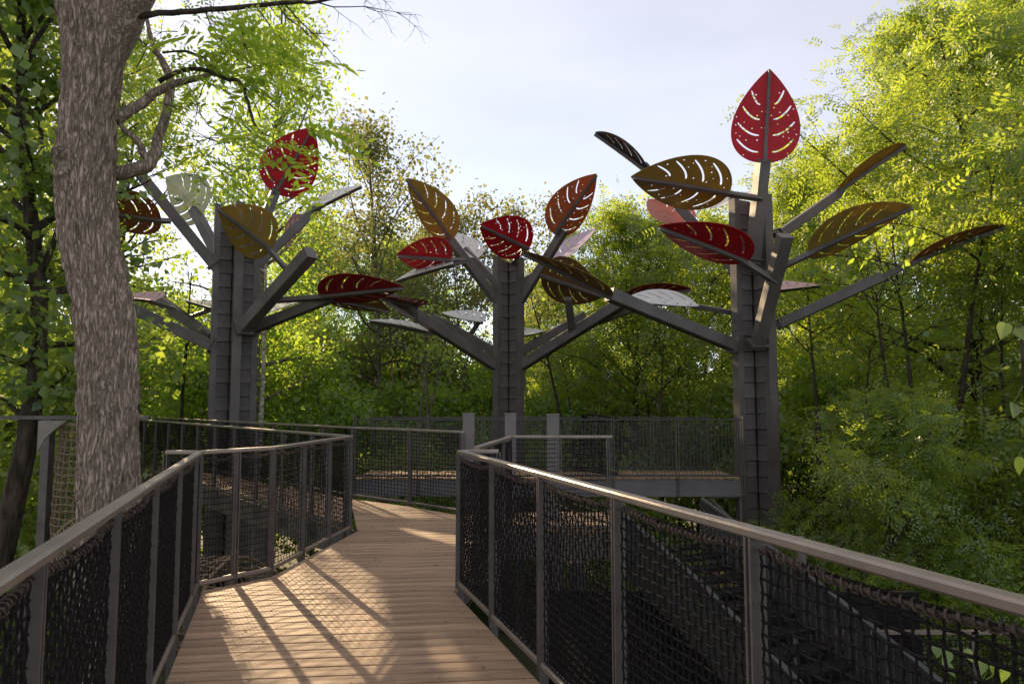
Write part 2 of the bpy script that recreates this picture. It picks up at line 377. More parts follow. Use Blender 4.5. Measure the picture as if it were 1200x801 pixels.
def railing(name, pts, label, style='near', spacing=.9, wide_posts=(), z=0.0, rail_ext=(0, 0), group='rope net railings of the walkway', skip_top=False, h=RAIL):
    pts = [V2(p) for p in pts]; t = empty(name, (pts[0].x, pts[0].y, z), label, 'railing', group)
    wire = style == 'wire'
    for si in range(len(pts)-1):
        a, b = pts[si], pts[si+1]; d = (b-a); Ls = d.length; d = d.normalized(); ang = math.atan2(d.y, d.x)
        sp_ = spacing[si] if hasattr(spacing, '__len__') else spacing; n = max(1, round(Ls/sp_)); st = Ls/n
        for k in range(n+1 if si == len(pts)-2 else n):
            p = a + d*(st*k)
            link('post', post_mesh('wire' if wire else 'flat'), M['post'], t, Matrix.Translation((p.x, p.y, z)) @ Matrix.Rotation(ang, 4, 'Z'))
        for k in range(n):
            net, lace = get_net(st, style, (k+si*2) % 3); p = a + d*(st*k+.032); sx = (st-.064)/(.5 if style == 'open' else .86)
            if random.random() < .5 and not wire:
                p = p + d*(st-.064); mw = Matrix.Translation((p.x, p.y, z+.07)) @ Matrix.Rotation(ang+PI, 4, 'Z') @ Matrix.Diagonal((sx, 1, 1, 1))
            else: mw = Matrix.Translation((p.x, p.y, z+.07)) @ Matrix.Rotation(ang, 4, 'Z') @ Matrix.Diagonal((sx, 1, 1, 1))
            o = link('net', net, M['mesh'] if wire else M['rope'], t, mw); o['kind'] = 'stuff'
            if lace is not None and style in ('near', 'open'): link('edge_rope', lace, M['lace'], t, mw @ Matrix.Translation((0, 0, .935)))
        e0 = rail_ext[0] if si == 0 else 0; e1 = rail_ext[1] if si == len(pts)-2 else 0
        a3 = Vector((*(a-d*e0), z+h-.019)); b3 = Vector((*(b+d*e1), z+h-.019))
        if wire:
            MB().bar(a3, b3, .045, .03, bev=.006).build('top_rail', M['mesh'], t)
            MB().bar(Vector((*a, z+.045)), Vector((*b, z+.045)), .04, .03).build('bottom_rail', M['mesh'], t)
        else:
            MB().bar(a3, b3, .056, .032, bev=.007).build('top_rail', M['rail'], t)
            MB().bar(Vector((*a, z+.045)), Vector((*b, z+.045)), .045, .038, bev=.008).build('bottom_rail', M['rail'] if style in ('near', 'open') else M['post'], t)
    return t
st = .905
railing('rope_railing', [V2(A)-ldir*(.37+.913*6), V2(A)-ldir*.37, V2(A)], 'rope net railing with bronze top rail along the left edge of the near deck', 'near', (.913, .4))
railing('rope_railing', [V2(A)+Vector((-.28, .05)), V2(A)+Vector((-.02, .03)), V2(K), V2(Cc)], 'bent rope net railing in front of the side path, casting shadow bars on the boards', 'open', (.5, .36, .62))
railing('rope_railing', [V2(B)-rdir*.926*6, V2(B)], 'rope net railing with bronze top rail along the right edge of the near deck', 'near', .926)
railing('rope_railing', [V2(B)+Vector((.02, .03)), V2(B)+Vector((.30, .07))], 'short stub of rope net railing turning off the right corner post', 'mid', .5)
railing('rope_railing', [G1, G2, G3], 'rope net railing round the stair well behind the right corner post', 'mid', .7, rail_ext=(0, .05))
railing('rope_railing', [P1+Vector((-.1, -.02)), V2(F3), V2(F2), V2(F1), S_far], 'long rope net railing along the far edge of the deck and side path', 'mid', .92)
railing('rope_railing', [V2(Cc)+side_dir*.08, S_near], 'rope net railing on the near edge of the side path', 'mid', .95)

# three square posts at the head of the stairs
for p, lab in ((P1, 'leftmost of three square grey posts beyond the railing'), (P2, 'middle of three square grey posts, in front of the central sculpture'), (P3, 'rightmost and nearest of three square grey posts beyond the railing')):
    t = empty('square_post', (p.x, p.y, 0), lab, 'post', 'square posts at the stair head')
    MB().box((p.x, p.y, .63), (.148, .148, 1.30)).build('shaft', M['newel'], t)
    MB().box((p.x, p.y, 1.287), (.16, .16, .014)).build('cap', M['newel'], t)
    MB().box((p.x, p.y, .012), (.22, .22, .02)).build('base_plate', M['post'], t)

# ------------------------------------------------------------------ footbridge beyond
br = empty('footbridge', (0, 14.5, 0), 'straight steel footbridge with grey side beam running up to the right sculpture', 'bridge')
bx0, bx1, by0, by1 = -9.0, 4.38, 13.95, 15.5
lay_boards(br, [[Vector((-3.0, by0+.03)), Vector((bx1, by0+.03)), Vector((bx1, by1-.03)), Vector((-3.0, by1-.03))]], PI/2, .15, z=-.005)
for y in (by0, by1):
    mb = MB().box(((bx0*0-3.0+bx1)/2, y, -.19), (bx1+3.0, .02, .31)); mb.box(((-3.0+bx1)/2, y+.03, -.05), (bx1+3.0, .09, .014)); mb.box(((-3.0+bx1)/2, y+.03, -.338), (bx1+3.0, .09, .014))
    mb.build('side_beam', M['beam'], br)
mb = MB().bar((bx1-.02, by0+.1, -.34), (bx1-.02, by0+.1, -1.05), .05, .05); mb.bar((bx1-.6, by0+.1, -.36), (bx1-.03, by0+.1, -.36), .05, .05); mb.bar((bx1-.6, by0+.1, -.38), (bx1-.03, by0+.1, -.95), .04, .04)
mb.build('knee_brace', M['steel'], br)
for x in (-2.6, .9): MB().box((x, 14.7, (gz(x, 14.7)-.36)/2), (.22, .22, -gz(x, 14.7)-.36)).build('support_column', M['post'], br)
railing('wire_railing', [Vector((-3.0, by0-.05)), Vector((bx1, by0-.05))], 'wire mesh railing on the near side of the straight footbridge', 'wire', 1.25, h=1.12, group='wire mesh railings of the footbridge')
railing('wire_railing', [Vector((-3.0, by1+.06)), Vector((bx1-.2, by1+.06))], 'wire mesh railing on the far side of the straight footbridge', 'wire', 1.25, h=1.12, group='wire mesh railings of the footbridge')
# net climber entrance on the bridge: coiled net seen behind the wire railing
def net_tube(name, path, radius, label, cell=.11, r=.009, m_='tanrope', arc=(0, 2*PI)):
    t = empty(name, path[0], label, 'net tunnel'); mb = MB()
    pts = [Vector(p) for p in path]; fine = []
    for i in range(len(pts)-1):
        n = max(1, round((pts[i+1]-pts[i]).length/cell))
        for k in range(n): fine.append(pts[i].lerp(pts[i+1], k/n))
    fine.append(pts[-1])
    for _ in range(6): fine = [fine[0]] + [(fine[i-1]+fine[i]*2+fine[i+1])/4 for i in range(1, len(fine)-1)] + [fine[-1]]
    na = int((arc[1]-arc[0])*radius/cell); full = arc[1]-arc[0] > 6.2; rings = []
    for i, p in enumerate(fine):
        tg = (fine[min(i+1, len(fine)-1)]-fine[max(i-1, 0)]).normalized(); ref = Vector((0, 0, 1)) if abs(tg.z) < .9 else Vector((0, 1, 0))
        x = tg.cross(ref).normalized(); y = x.cross(tg)
        rr = radius*(1+.05*noise.noise(p*2))
        rings.append([p + (x*math.cos(arc[0]+(arc[1]-arc[0])*k/na)+y*math.sin(arc[0]+(arc[1]-arc[0])*k/na))*rr + Vector((random.gauss(0, .008), random.gauss(0, .008), random.gauss(0, .008))) for k in range(na+1 if not full else na)])
    for i, q in enumerate(rings):
        loop = q + ([q[0]] if full else [])
        if i in (0, len(rings)-1): MB().tube(loop, .02, 6, False).build('hoop', M[m_], t, True)
        else: mb.tube(loop, r, 5, False)
    for k in range(len(rings[0])): mb.tube([q[k] for q in rings], r, 4, False)
    o = mb.build('net', M[m_], t, True); o['kind'] = 'stuff'
    return t
net_tube('net_tunnel', [(-2.75, 7.5, -.62), (-3.6, 7.9, -.75), (-4.3, 8.2, -.7), (-4.95, 8.75, -.25)], .50, 'sagging tan rope net crawl tunnel under the bent railing')
net_tube('net_drum', [(-5.42, 9.35, -.95), (-5.40, 9.35, .1), (-5.38, 9.35, 1.15)], .36, 'upright tan rope net drum behind the thick trunk', .085, .010)
t = empty('net_gantry', (-5.83, 9.2, 0), 'dark steel frame with pale canvas corner holding the rope net drum', 'frame')
MB().bar((-5.87, 9.25, -1.2), (-5.87, 9.25, 1.22), .10, .12, up=(0, 1, 0)).build('upright', M['post'], t)
MB().bar((-8.5, 9.25, 1.245), (-4.6, 9.25, 1.245), .05, .045).build('crossbar', M['post'], t)
cv = [(-5.80, 1.215), (-5.45, 1.215), (-5.58, 1.12), (-5.71, 1.0), (-5.80, .82)]
MB().add([(x, 8.93, z) for x, z in cv]+[(x, 8.95, z) for x, z in cv], [(4, 3, 2, 1, 0), (5, 6, 7, 8, 9), (0, 1, 6, 5), (1, 2, 7, 6), (2, 3, 8, 7), (3, 4, 9, 8), (4, 0, 5, 9)]).build('canvas_corner', M['tarp'], t)
net_tube('climbing_net', [(1.7, 14.72, .06), (1.75, 14.72, .5), (1.85, 14.8, 1.1)], .42, 'dark rope climbing net standing on the footbridge behind its wire railing', .13, .007, 'rope')

# ------------------------------------------------------------------ stairs and lower ramp in the well on the right
st_t = empty('stair_ramp', (1.6, 7.8, 0), 'dark ramp with grey slat sides dropping into the well right of the deck', 'ramp')
ra = [Vector((1.15, 8.45, -.12)), Vector((1.75, 7.0, -.62)), Vector((2.35, 5.4, -1.25)), Vector((2.75, 3.6, -1.95)), Vector((2.9, 1.8, -2.6))]
off = Vector((1.15, .45, 0))
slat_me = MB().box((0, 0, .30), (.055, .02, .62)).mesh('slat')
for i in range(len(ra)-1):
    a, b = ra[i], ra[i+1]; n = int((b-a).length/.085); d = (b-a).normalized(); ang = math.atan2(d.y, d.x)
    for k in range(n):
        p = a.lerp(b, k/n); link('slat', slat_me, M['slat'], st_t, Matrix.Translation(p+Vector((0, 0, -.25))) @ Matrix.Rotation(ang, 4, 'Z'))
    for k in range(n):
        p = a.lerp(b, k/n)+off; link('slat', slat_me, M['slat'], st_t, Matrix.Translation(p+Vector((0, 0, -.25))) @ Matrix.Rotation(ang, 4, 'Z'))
    MB().bar(a+Vector((0, 0, .39)), b+Vector((0, 0, .39)), .06, .03).build('handrail', M['slat'], st_t)
    MB().bar(a+off+Vector((0, 0, .39)), b+off+Vector((0, 0, .39)), .06, .03).build('handrail', M['slat'], st_t)
    m_ = 7
    for k in range(m_):
        p = a.lerp(b, (k+.5)/m_); MB().box(p+off*.5+Vector((0, 0, -.1)), (1.12, .20, .04), Matrix.Rotation(ang-PI/2, 3, 'Z')).build('tread', M['shade'], st_t)
pd = empty('shade_backing', (2.6, 5, -3), 'added near-black backing standing for shade deep in the well below the right railing', 'backing')  # added near-black floor and panels that make the open well look shaded
MB().box((2.4, 5.2, -2.9), (4.4, 6.2, .12)).build('floor', M['shade'], pd)
MB().box((.25, 5.2, -2.2), (.06, 6.2, 1.3)).build('side_panel', M['shade'], pd); MB().box((2.4, 8.25, -1.75), (4.2, .06, 2.2)).build('back_panel', M['shade'], pd)
for x, y in ((.5, 2.4), (4.3, 2.4), (.5, 7.9), (4.3, 7.9)): MB().box((x, y, (gz(x, y)-2.96)/2), (.16, .16, -gz(x, y)-2.96)).build('leg', M['post'], pd)
# lower walkway with light rails
lw = empty('lower_walkway', (6, 6, -2), 'lower walkway with thin pale rails seen through the right net', 'walkway')
MB().box((6.2, 7.0, -2.06), (7.0, 1.5, .1)).build('floor', M['deck'], lw)
for y, s_ in ((6.2, 1), (7.8, 1)):
    MB().bar((2.9, y, -.95), (9.6, y, -.95), .05, .035).build('top_rail', M['rail'], lw)
    for k in range(8): MB().box((2.95+k*.93, y, -1.5), (.05, .05, 1.12)).build('post', M['post'], lw)
    for k in range(7):
        net, _ = get_net(.86, 'wire', 0); o = link('net', net, M['rope'], lw, Matrix.Translation((3.0+k*.93, y, -2.0))); o['kind'] = 'stuff'
MB().bar((2.6, 4.3, -1.6), (4.6, 5.9, -.86), .045, .035).build('stair_rail', M['rail'], lw)
for x, y in ((3.2, 7), (9.2, 7)): MB().box((x, y, (gz(x, y)-2.1)/2), (.18, .18, -gz(x, y)-2.1)).build('support_column', M['post'], lw)
bw = empty('board_screen', (2.6, 9.4, -1.5), 'screen of upright red brown boards below the footbridge', 'screen')
for k in range(11):
    if k in (3, 7): continue
    MB().box((1.9+k*.17, 9.5+.02*(k % 3), -1.55+.05*math.sin(k*2.1)), (.11, .03, 1.7)).build('board', M['redwood'], bw)
for z in (-2.1, -1.1): MB().box((2.75, 9.54+.03, z), (2.1, .04, .08)).build('crosspiece', M['post'], bw)
for x in (1.8, 3.75): MB().box((x, 9.6, (gz(x, 9.6)-.3)/2), (.09, .09, -gz(x, 9.6)-.3)).build('post', M['post'], bw)

# ------------------------------------------------------------------ leaf panels (pierced sheet leaves)
def leaf_mesh(seed):
    """ovate sheet, base at x=0, tip at x=1, folded along the midrib, with curved slots and punched holes cut through"""
    R = random.Random(seed); mx = .357**.5*(.643)**.9
    def w(x): return .5*(max(x, 0)**.5*(max(1-x, 0))**.9)/mx
    bm = bmesh.new(); T = .0045
    for sgn in (1, -1):
        loops = []
        out = [((1-math.cos(PI*i/32))/2, w((1-math.cos(PI*i/32))/2)) for i in range(33)]
        loops.append([(0, 0)] + out[1:-1] + [(1, 0), (.75, 0), (.5, 0), (.25, 0)])
        slots = []; holes = []
        for k, x0 in enumerate((.12, .30, .47, .63)):
            n = 8; ctr = []
            ye = min(w(x0+.15)*.84, w(x0+.15)-.05)
            for i in range(n):
                t = i/(n-1); ctr.append((x0 + .01*t + .14*t**2, .10 + t*(ye-.10)))
            up, dn_ = [], []
            for i, (x, y) in enumerate(ctr):
                a = ctr[max(i-1, 0)]; b = ctr[min(i+1, n-1)]; dx, dy = (b[0]-a[0])*1.35, b[1]-a[1]; l = math.hypot(dx, dy)
                th = (.0095 if 0 < i < n-1 else .006); nx, ny = dy/l*th, -dx/l*th*1.35
                up.append((x+nx, y+ny)); dn_.append((x-nx, y-ny))
            holes.append(up + dn_[::-1])
            slots += [(p[0]+(q[0]-p[0])*f/6, p[1]+(q[1]-p[1])*f/6) for p, q in zip(ctr, ctr[1:]) for f in range(7)]
        used = []; tries = 0
        while len(used) < 13 and tries < 400:
            tries += 1; x = R.uniform(.06, .88); y = R.uniform(.06, .46)
            if y > w(x)-.035 or any((x-a)**2+(y-b)**2 < .034**2 for a, b in slots) or any((x-a)**2+(y-b)**2 < .06**2 for a, b in used): continue
            used.append((x, y)); r = R.choice((.006, .007, .0085))
            holes.append([(x+r*math.cos(a*PI/3), y+r*1.35*math.sin(a*PI/3)) for a in range(6)])
        vs = []; es = []
        for lp in loops+holes:
            o = len(vs); vs += [Vector((p[0], p[1])) for p in lp]; es += [(o+i, o+(i+1) % len(lp)) for i in range(len(lp))]
        vo, _, fo, _, _, _ = mgeo.delaunay_2d_cdt(vs, es, [], 1, 1e-6)
        def inside(p, poly):
            c = False
            for i in range(len(poly)):
                a, b = poly[i], poly[i-1]
                if (a[1] > p.y) != (b[1] > p.y) and p.x < (b[0]-a[0])*(p.y-a[1])/(b[1]-a[1])+a[0]: c = not c
            return c
        tri = []
        for f in fo:
            c = sum((vo[q] for q in f), Vector((0, 0)))/len(f)
            if inside(c, loops[0]) and not any(inside(c, h) for h in holes): tri.append(f)
        cnt = {}
        for f in tri:
            for a, b in zip(f, f[1:]+f[:1]): cnt[(a, b)] = 1
        def P3(q, z): return (q.x, q.y*sgn, z+abs(q.y)*.20-.05*q.x**2)
        top = {}; bot = {}
        for f in tri:
            for q in f:
                if q not in top: top[q] = bm.verts.new(P3(vo[q], T)); bot[q] = bm.verts.new(P3(vo[q], -T))
        for f in tri:
            bm.faces.new([top[q] for q in f]); bm.faces.new([bot[q] for q in reversed(f)])
            for a, b in zip(f, f[1:]+f[:1]):
                if (b, a) not in cnt: bm.faces.new([top[b], top[a], bot[a], bot[b]])
    bmesh.ops.recalc_face_normals(bm, faces=bm.faces)
    o = bpy.data.meshes.new('leaf'); bm.to_mesh(o); bm.free(); return o
LEAVES = [leaf_mesh(s) for s in (1, 2, 3)]
LV = [0]
def leaf(parent, colour, base, tip, aw, Yb, Yt, sgn=1, rib_to=None, W=1.3, rib=True, rw=.075):
    """sheet leaf from base to tip (photo pixels at depths Yb, Yt); aw = apparent width in pixels, which sets its roll"""
    b = at(*base, Yb); t = at(*tip, Yt); ax = (t-b); Ln = ax.length; ax.normalize()
    mid = (b+t)/2; view = (mid-Vector((0, 0, HC))).normalized()
    e1 = ax.cross(view).normalized(); e2 = ax.cross(e1).normalized()
    c = min(1, aw/(W*F/mid.y)); s_ = math.sqrt(1-c*c)*sgn
    best = None
    for q in (1, -1):                               # which of the two rolls shows the wanted face (upper face when sgn < 0)
        wv = e1*c + e2*abs(s_)*q; nz_ = ax.cross(wv).normalized()
        if nz_.dot(view) > 0: nz_ = -nz_
        sc_ = nz_.z if sgn < 0 else -nz_.z
        if best is None or sc_ > best[0]: best = (sc_, wv.copy(), nz_.copy())
    _, wv, nvis = best
    nz_ = nvis if sgn < 0 else -nvis                 # local +Z is the upper face; ribs sit below
    R = Matrix((ax*Ln, wv*W, nz_)).transposed().to_4x4()
    LV[0] += 1
    o = link('leaf', LEAVES[LV[0] % 3], P[colour], parent, Matrix.Translation(b) @ R)
    if rib:
        mb = MB(); r0 = b - nz_*.045; r1 = b + ax*Ln*.97 - nz_*(.035+.0) - nz_*0
        n = 5
        for k in range(n):
            f0, f1 = k/n, (k+1)/n; za = -.05*f0**2-.04; zb = -.05*f1**2-.04
            mb.bar(b+ax*Ln*.98*f0+nz_*za, b+ax*Ln*.98*f1+nz_*zb, rw*(1-.55*f0), .07, up=nz_)
        if rib_to is not None: mb.bar(at(*rib_to[:2], rib_to[2]), b+ax*.12-nz_*.04, rw*1.15, .10, up=nz_)
        q = mb.build('midrib', M['steel'], None)
        q.parent = o; q.matrix_parent_inverse = (Matrix.Translation(b) @ R).inverted() ; q.matrix_parent_inverse = q.matrix_parent_inverse @ PINV[parent.name].inverted() @ PINV[parent.name]
        if parent.name in PINV: q.matrix_parent_inverse = (Matrix.Translation(b) @ R).inverted()
    return o
def branch(parent, a, Ya, b, Yb, wpx, square=True):
    p = at(*a, Ya); q = at(*b, Yb); w = wpx/F*(Ya+Yb)/2
    d = (q-p).normalized(); mb = MB().bar(p-d*.05, q, w, w, bev=w*.06)
    o = mb.build('branch', M['steel'], parent)
    x_ = d.cross(Vector((0, 0, 1))).normalized(); z_ = x_.cross(d)
    f = MB().bar(p+d*.03, p+d*.055, w*1.4, w*1.4).build('flange', M['steel'], None); f.parent = o
    f2 = MB().bar(q-d*.012, q+d*.006, w*1.05, w*1.05).build('end_cap', M['steel'], None); f2.parent = o
    b_ = MB()
    for k in range(2):
        for sx_ in (-1, 1):
            c_ = p+d*(.10+.09*k)-Vector((0, 1, 0)).normalized()*0 + x_*sx_*w*.5; b_.tube([c_-x_*sx_*.005, c_+x_*sx_*.014], .016, 6)
    b_.build('bolts', M['rail'], None).parent = o
    return o

# ------------------------------------------------------------------ steel tree columns
shingle_me = {}
def shingle(w):
    k = round(w, 3)
    if k not in shingle_me:
        h = .294; mb = MB(); mb.add([(-w/2, 0, 0), (w/2, 0, 0), (w/2, .024, 0), (-w/2, .024, 0), (-w/2, 0, h), (w/2, 0, h), (w/2, .012, h), (-w/2, .012, h)],
            [(0, 1, 5, 4), (3, 7, 6, 2), (0, 3, 2, 1), (4, 5, 6, 7), (0, 4, 7, 3), (1, 2, 6, 5)])
        shingle_me[k] = mb.mesh('shingle')
    return shingle_me[k]
def column(parent, x, y, ztop, rot, zlo=-2.6):
    zb = gz(x, y)-.1; C = Matrix.Translation((x, y, 0)) @ Matrix.Rotation(rot, 4, 'Z')
    mb = MB()
    for k in range(4):
        R = Matrix.Rotation(k*PI/2, 3, 'Z'); mb.box(R @ Vector((.21, 0, (zb+ztop-.06)/2)), (.41, .13, ztop-.06-zb), R)
    mb.v = [tuple(C @ Vector(v)) for v in mb.v]; mb.build('core', M['core'], parent)
    for k in range(4):
        R = Matrix.Rotation(k*PI/2, 4, 'Z')
        mb = MB().box((.435, 0, (zb+ztop)/2), (.13, .19, ztop-zb)); mb.box((.435, 0, ztop+.006), (.14, .20, .012))
        mb.v = [tuple(C @ R @ Vector(v)) for v in mb.v]; mb.build('corner_post', M['steel'], parent)
        w = .145
        for side in (1, -1):
            n = int((ztop-zlo)/.31)
            for j in range(n):
                w = .27 if (j % 2 == 0) else .258
                cx = .105+ .27/2 - (.0 if j % 2 == 0 else -.006)
                z = ztop - (j+1)*.31 - .03 + random.uniform(-.004, .004)
                # local +Y of shingle faces out of the arm's side
                mw = C @ R @ Matrix.Translation((cx, side*.066, z)) @ (Matrix.Rotation(PI, 4, 'Z') if side < 0 else Matrix())
                link('shingle', shingle(w), M['cladding'], parent, mw)
# left sculpture
TL = at(272, 470, 16.5); tl = empty('steel_tree', (TL.x, TL.y, gz(TL.x, TL.y)), 'left steel tree sculpture with shingled column, partly behind the thick trunk', 'sculpture', 'steel tree sculptures')
column(tl, TL.x, TL.y, at(272, 243, 16.5).z, math.radians(-62))
TC = at(596, 470, 19.5); tcn = empty('steel_tree', (TC.x, TC.y, gz(TC.x, TC.y)), 'central steel tree sculpture, farthest of the three, with a red leaf over its top', 'sculpture', 'steel tree sculptures')
column(tcn, TC.x, TC.y, at(596, 305, 19.5).z, math.radians(45))
TR = at(886, 470, 14.7); tr = empty('steel_tree', (TR.x, TR.y, gz(TR.x, TR.y)), 'right steel tree sculpture at the bridge end, topped by an upright red leaf', 'sculpture', 'steel tree sculptures')
column(tr, TR.x, TR.y, at(886, 235, 14.7).z, math.radians(-66))

# --- left tree: branches and leaves
branch(tl, (252, 312), 16.3, (165, 205), 15.8, 12)
leaf(tl, 'brown', (189, 258), (95, 243), 50, 15.7, 15.3, 1, (200, 259, 15.85))
branch(tl, (256, 300), 16.8, (228, 246), 17.3, 11)
leaf(tl, 'pale_green', (238, 250), (196, 208), 56, 17.2, 17.4, 1, None, rib=False)
branch(tl, (292, 300), 16.6, (324, 222), 16.9, 11)
leaf(tl, 'red', (322, 226), (367, 149), 66, 16.8, 16.6, 1)
branch(tl, (284, 385), 16.1, (364, 296), 15.0, 15)
leaf(tl, 'olive', (318, 292), (257, 243), 60, 15.2, 14.9, 1, (342, 322, 15.3))
branch(tl, (292, 320), 16.8, (372, 243), 17.4, 10)
leaf(tl, 'white', (366, 246), (423, 215), 10, 17.3, 17.6, -1)
leaf(tl, 'pink', (334, 284), (362, 254), 20, 18.2, 18.6, 1, rib=False)
branch(tl, (296, 385), 16.4, (388, 348), 16.0, 12)
leaf(tl, 'dark_red', (375, 347), (474, 334), 36, 15.8, 15.5, 1, (322, 352, 15.9), rw=.10)
leaf(tl, 'bronze', (386, 350), (457, 362), 26, 16.3, 16.8, 1)
leaf(tl, 'white', (306, 370), (358, 350), 9, 17.4, 18.2, -1, rib=False)
branch(tl, (250, 406), 16.3, (92, 332), 15.7, 13)
leaf(tl, 'olive', (46, 320), (-30, 296), 30, 15.4, 15.0, 1, (95, 334, 15.7))
branch(tl, (250, 398), 16.9, (188, 352), 17.6, 11)
leaf(tl, 'pink', (181, 352), (136, 344), 14, 16.6, 16.8, -1, (205, 362, 16.9))
leaf(tl, 'white', (253, 362), (219, 349), 15, 17.5, 17.9, -1, (215, 374, 17.4))
# --- central tree
branch(tcn, (582, 352), 19.3, (524, 277), 18.6, 9.5)
leaf(tcn, 'olive', (530, 280), (478, 208), 44, 18.5, 18.2, 1)
branch(tcn, (586, 336), 19.9, (545, 293), 20.4, 8.5)
leaf(tcn, 'white', (560, 302), (513, 268), 26, 20.3, 20.7, -1, rib=False)
branch(tcn, (610, 352), 19.3, (661, 270), 18.7, 9.5)
leaf(tcn, 'orange', (649, 274), (698, 203), 48, 18.6, 18.3, 1)
branch(tcn, (606, 335), 19.8, (650, 306), 20.2, 8)
leaf(tcn, 'lavender', (646, 310), (697, 266), 20, 20.2, 20.5, -1, rib=False)
leaf(tcn, 'red', (620, 291), (562, 262), 54, 18.4, 18.0, 1, (600, 309, 19.2))
leaf(tcn, 'red', (529, 304), (464, 297), 42, 18.4, 18.0, 1, (546, 304, 18.8))
leaf(tcn, 'white', (531, 309), (462, 327), 9, 18.2, 18.4, -1, (545, 306, 18.8))
branch(tcn, (583, 430), 19.3, (452, 346), 17.4, 12)
leaf(tcn, 'dark_red', (490, 358), (446, 345), 7, 17.5, 16.6, 1, (488, 377, 17.9))
branch(tcn, (584, 414), 19.9, (507, 372), 20.6, 10)
leaf(tcn, 'white', (566, 377), (518, 364), 14, 20.2, 20.6, -1, (548, 396, 20.2))
leaf(tcn, 'white', (503, 389), (432, 373), 6, 18.2, 18.0, -1, (520, 391, 18.4))
branch(tcn, (608, 430), 19.3, (728, 355), 17.6, 12)
branch(tcn, (610, 412), 19.9, (684, 370), 20.5, 10)
leaf(tcn, 'umber', (634, 322), (708, 346), 54, 17.9, 17.5, 1)
branch(tcn, (671, 392), 18.4, (666, 350), 17.7, 8)
branch(tcn, (688, 381), 18.3, (742, 361), 17.9, 8)
leaf(tcn, 'dark_red', (732, 349), (810, 336), 13, 17.6, 17.4, 1)
leaf(tcn, 'white', (606, 394), (637, 385), 13, 20.3, 20.7, -1, (612, 400, 20.2))
# --- right tree
branch(tr, (882, 306), 14.2, (894, 188), 13.8, 14)
leaf(tr, 'red', (896, 191), (901, 82), 80, 13.75, 13.6, 1)
leaf(tr, 'olive', (855, 226), (739, 205), 66, 13.6, 13.4, 1, (892, 233, 13.85))
branch(tr, (862, 318), 14.9, (755, 195), 15.8, 11)
leaf(tr, 'black', (760, 201), (699, 153), 12, 15.7, 16.2, 1)
leaf(tr, 'coral', (802, 266), (761, 231), 36, 15.8, 16.3, -1, rib=False)
leaf(tr, 'white', (838, 244), (880, 222), 18, 15.6, 16.0, -1, rib=False)
branch(tr, (888, 404), 14.2, (920, 276), 13.0, 15)
leaf(tr, 'red', (877, 306), (772, 262), 47, 13.15, 12.9, 1, (909, 330, 13.4))
leaf(tr, 'olive', (946, 296), (1068, 239), 42, 13.3, 13.0, 1, (906, 318, 13.4))
branch(tr, (912, 276), 14.8, (986, 224), 15.2, 11)
leaf(tr, 'gold', (978, 226), (1060, 167), 9, 15.1, 15.4, 1)
branch(tr, (912, 380), 14.6, (1034, 324), 13.9, 12)
leaf(tr, 'brown', (1068, 306), (1178, 261), 8, 13.6, 13.2, 1, (1028, 327, 13.95))
leaf(tr, 'pink', (906, 340), (960, 331), 15, 15.8, 16.4, -1, (900, 348, 15.2))
branch(tr, (860, 405), 14.5, (714, 345), 13.2, 14)
leaf(tr, 'bronze', (716, 347), (611, 290), 8, 13.15, 12.8, 1)
leaf(tr, 'white', (816, 356), (732, 349), 18, 14.6, 14.4, -1, (862, 367, 14.75))

# ------------------------------------------------------------------ vegetation
# ground points that the low sun reaches in the photograph: u runs across the sun's direction, v along it
sh = Vector((-math.sin(SUN_AZ), math.cos(SUN_AZ))); su = Vector((math.cos(SUN_AZ), math.sin(SUN_AZ)))
def lit_mask(Pw):
    k = Pw[:, 2]/math.tan(SUN_EL)
    gx = Pw[:, 0]-sh.x*k; gy = Pw[:, 1]-sh.y*k
    u = gx*su.x+gy*su.y; v = gx*sh.x+gy*sh.y
    a = (u > .25) & (u < 1.85) & (v > 1.0) & (v < 8.0)
    b = (u > 2.2) & (u < 4.4) & (v > 6.4) & (v < 13)
    return a | b
def sprays(R, Pos, Dir, n_leaf, Ls, ll, lw_, droop=.3, flat=.35):
    """pinnate sprays: n_leaf leaflets along a rachis of length Ls; returns vertex array (m*4,3)"""
    n = len(Pos); D = Dir/np.linalg.norm(Dir, axis=1, keepdims=True)
    up = np.zeros((n, 3)); up[:, 2] = 1; N = up*flat + R.normal(0, .45, (n, 3)); N -= D*np.sum(N*D, 1, keepdims=True); N /= np.linalg.norm(N, axis=1, keepdims=True)
    S = np.cross(D, N); sc = R.uniform(.7, 1.25, n)[:, None]
    out = []
    for k in range(n_leaf):
        last = k == n_leaf-1; t = (k//2+.8)/((n_leaf+1)//2+.3) if not last else 1.0; sd_ = 0 if last else (1 if k % 2 else -1)
        c = Pos + D*(t*Ls)*sc; c[:, 2] -= (droop*Ls*t*t)*sc[:, 0]
        a = S*sd_*.92 + D*(.45 if not last else 1) + R.normal(0, .16, (n, 3)); a[:, 2] -= .22; a /= np.linalg.norm(a, axis=1, keepdims=True)
        w = np.cross(a, N); w /= np.linalg.norm(w, axis=1, keepdims=True)+1e-9
        l = (ll*(1-.45*abs(t-.5)))*sc; wd = lw_*sc
        out.append(np.stack([c, c+a*l*.42+w*wd*.5, c+a*l, c+a*l*.42-w*wd*.5], 1))
    return np.concatenate(out, 0)
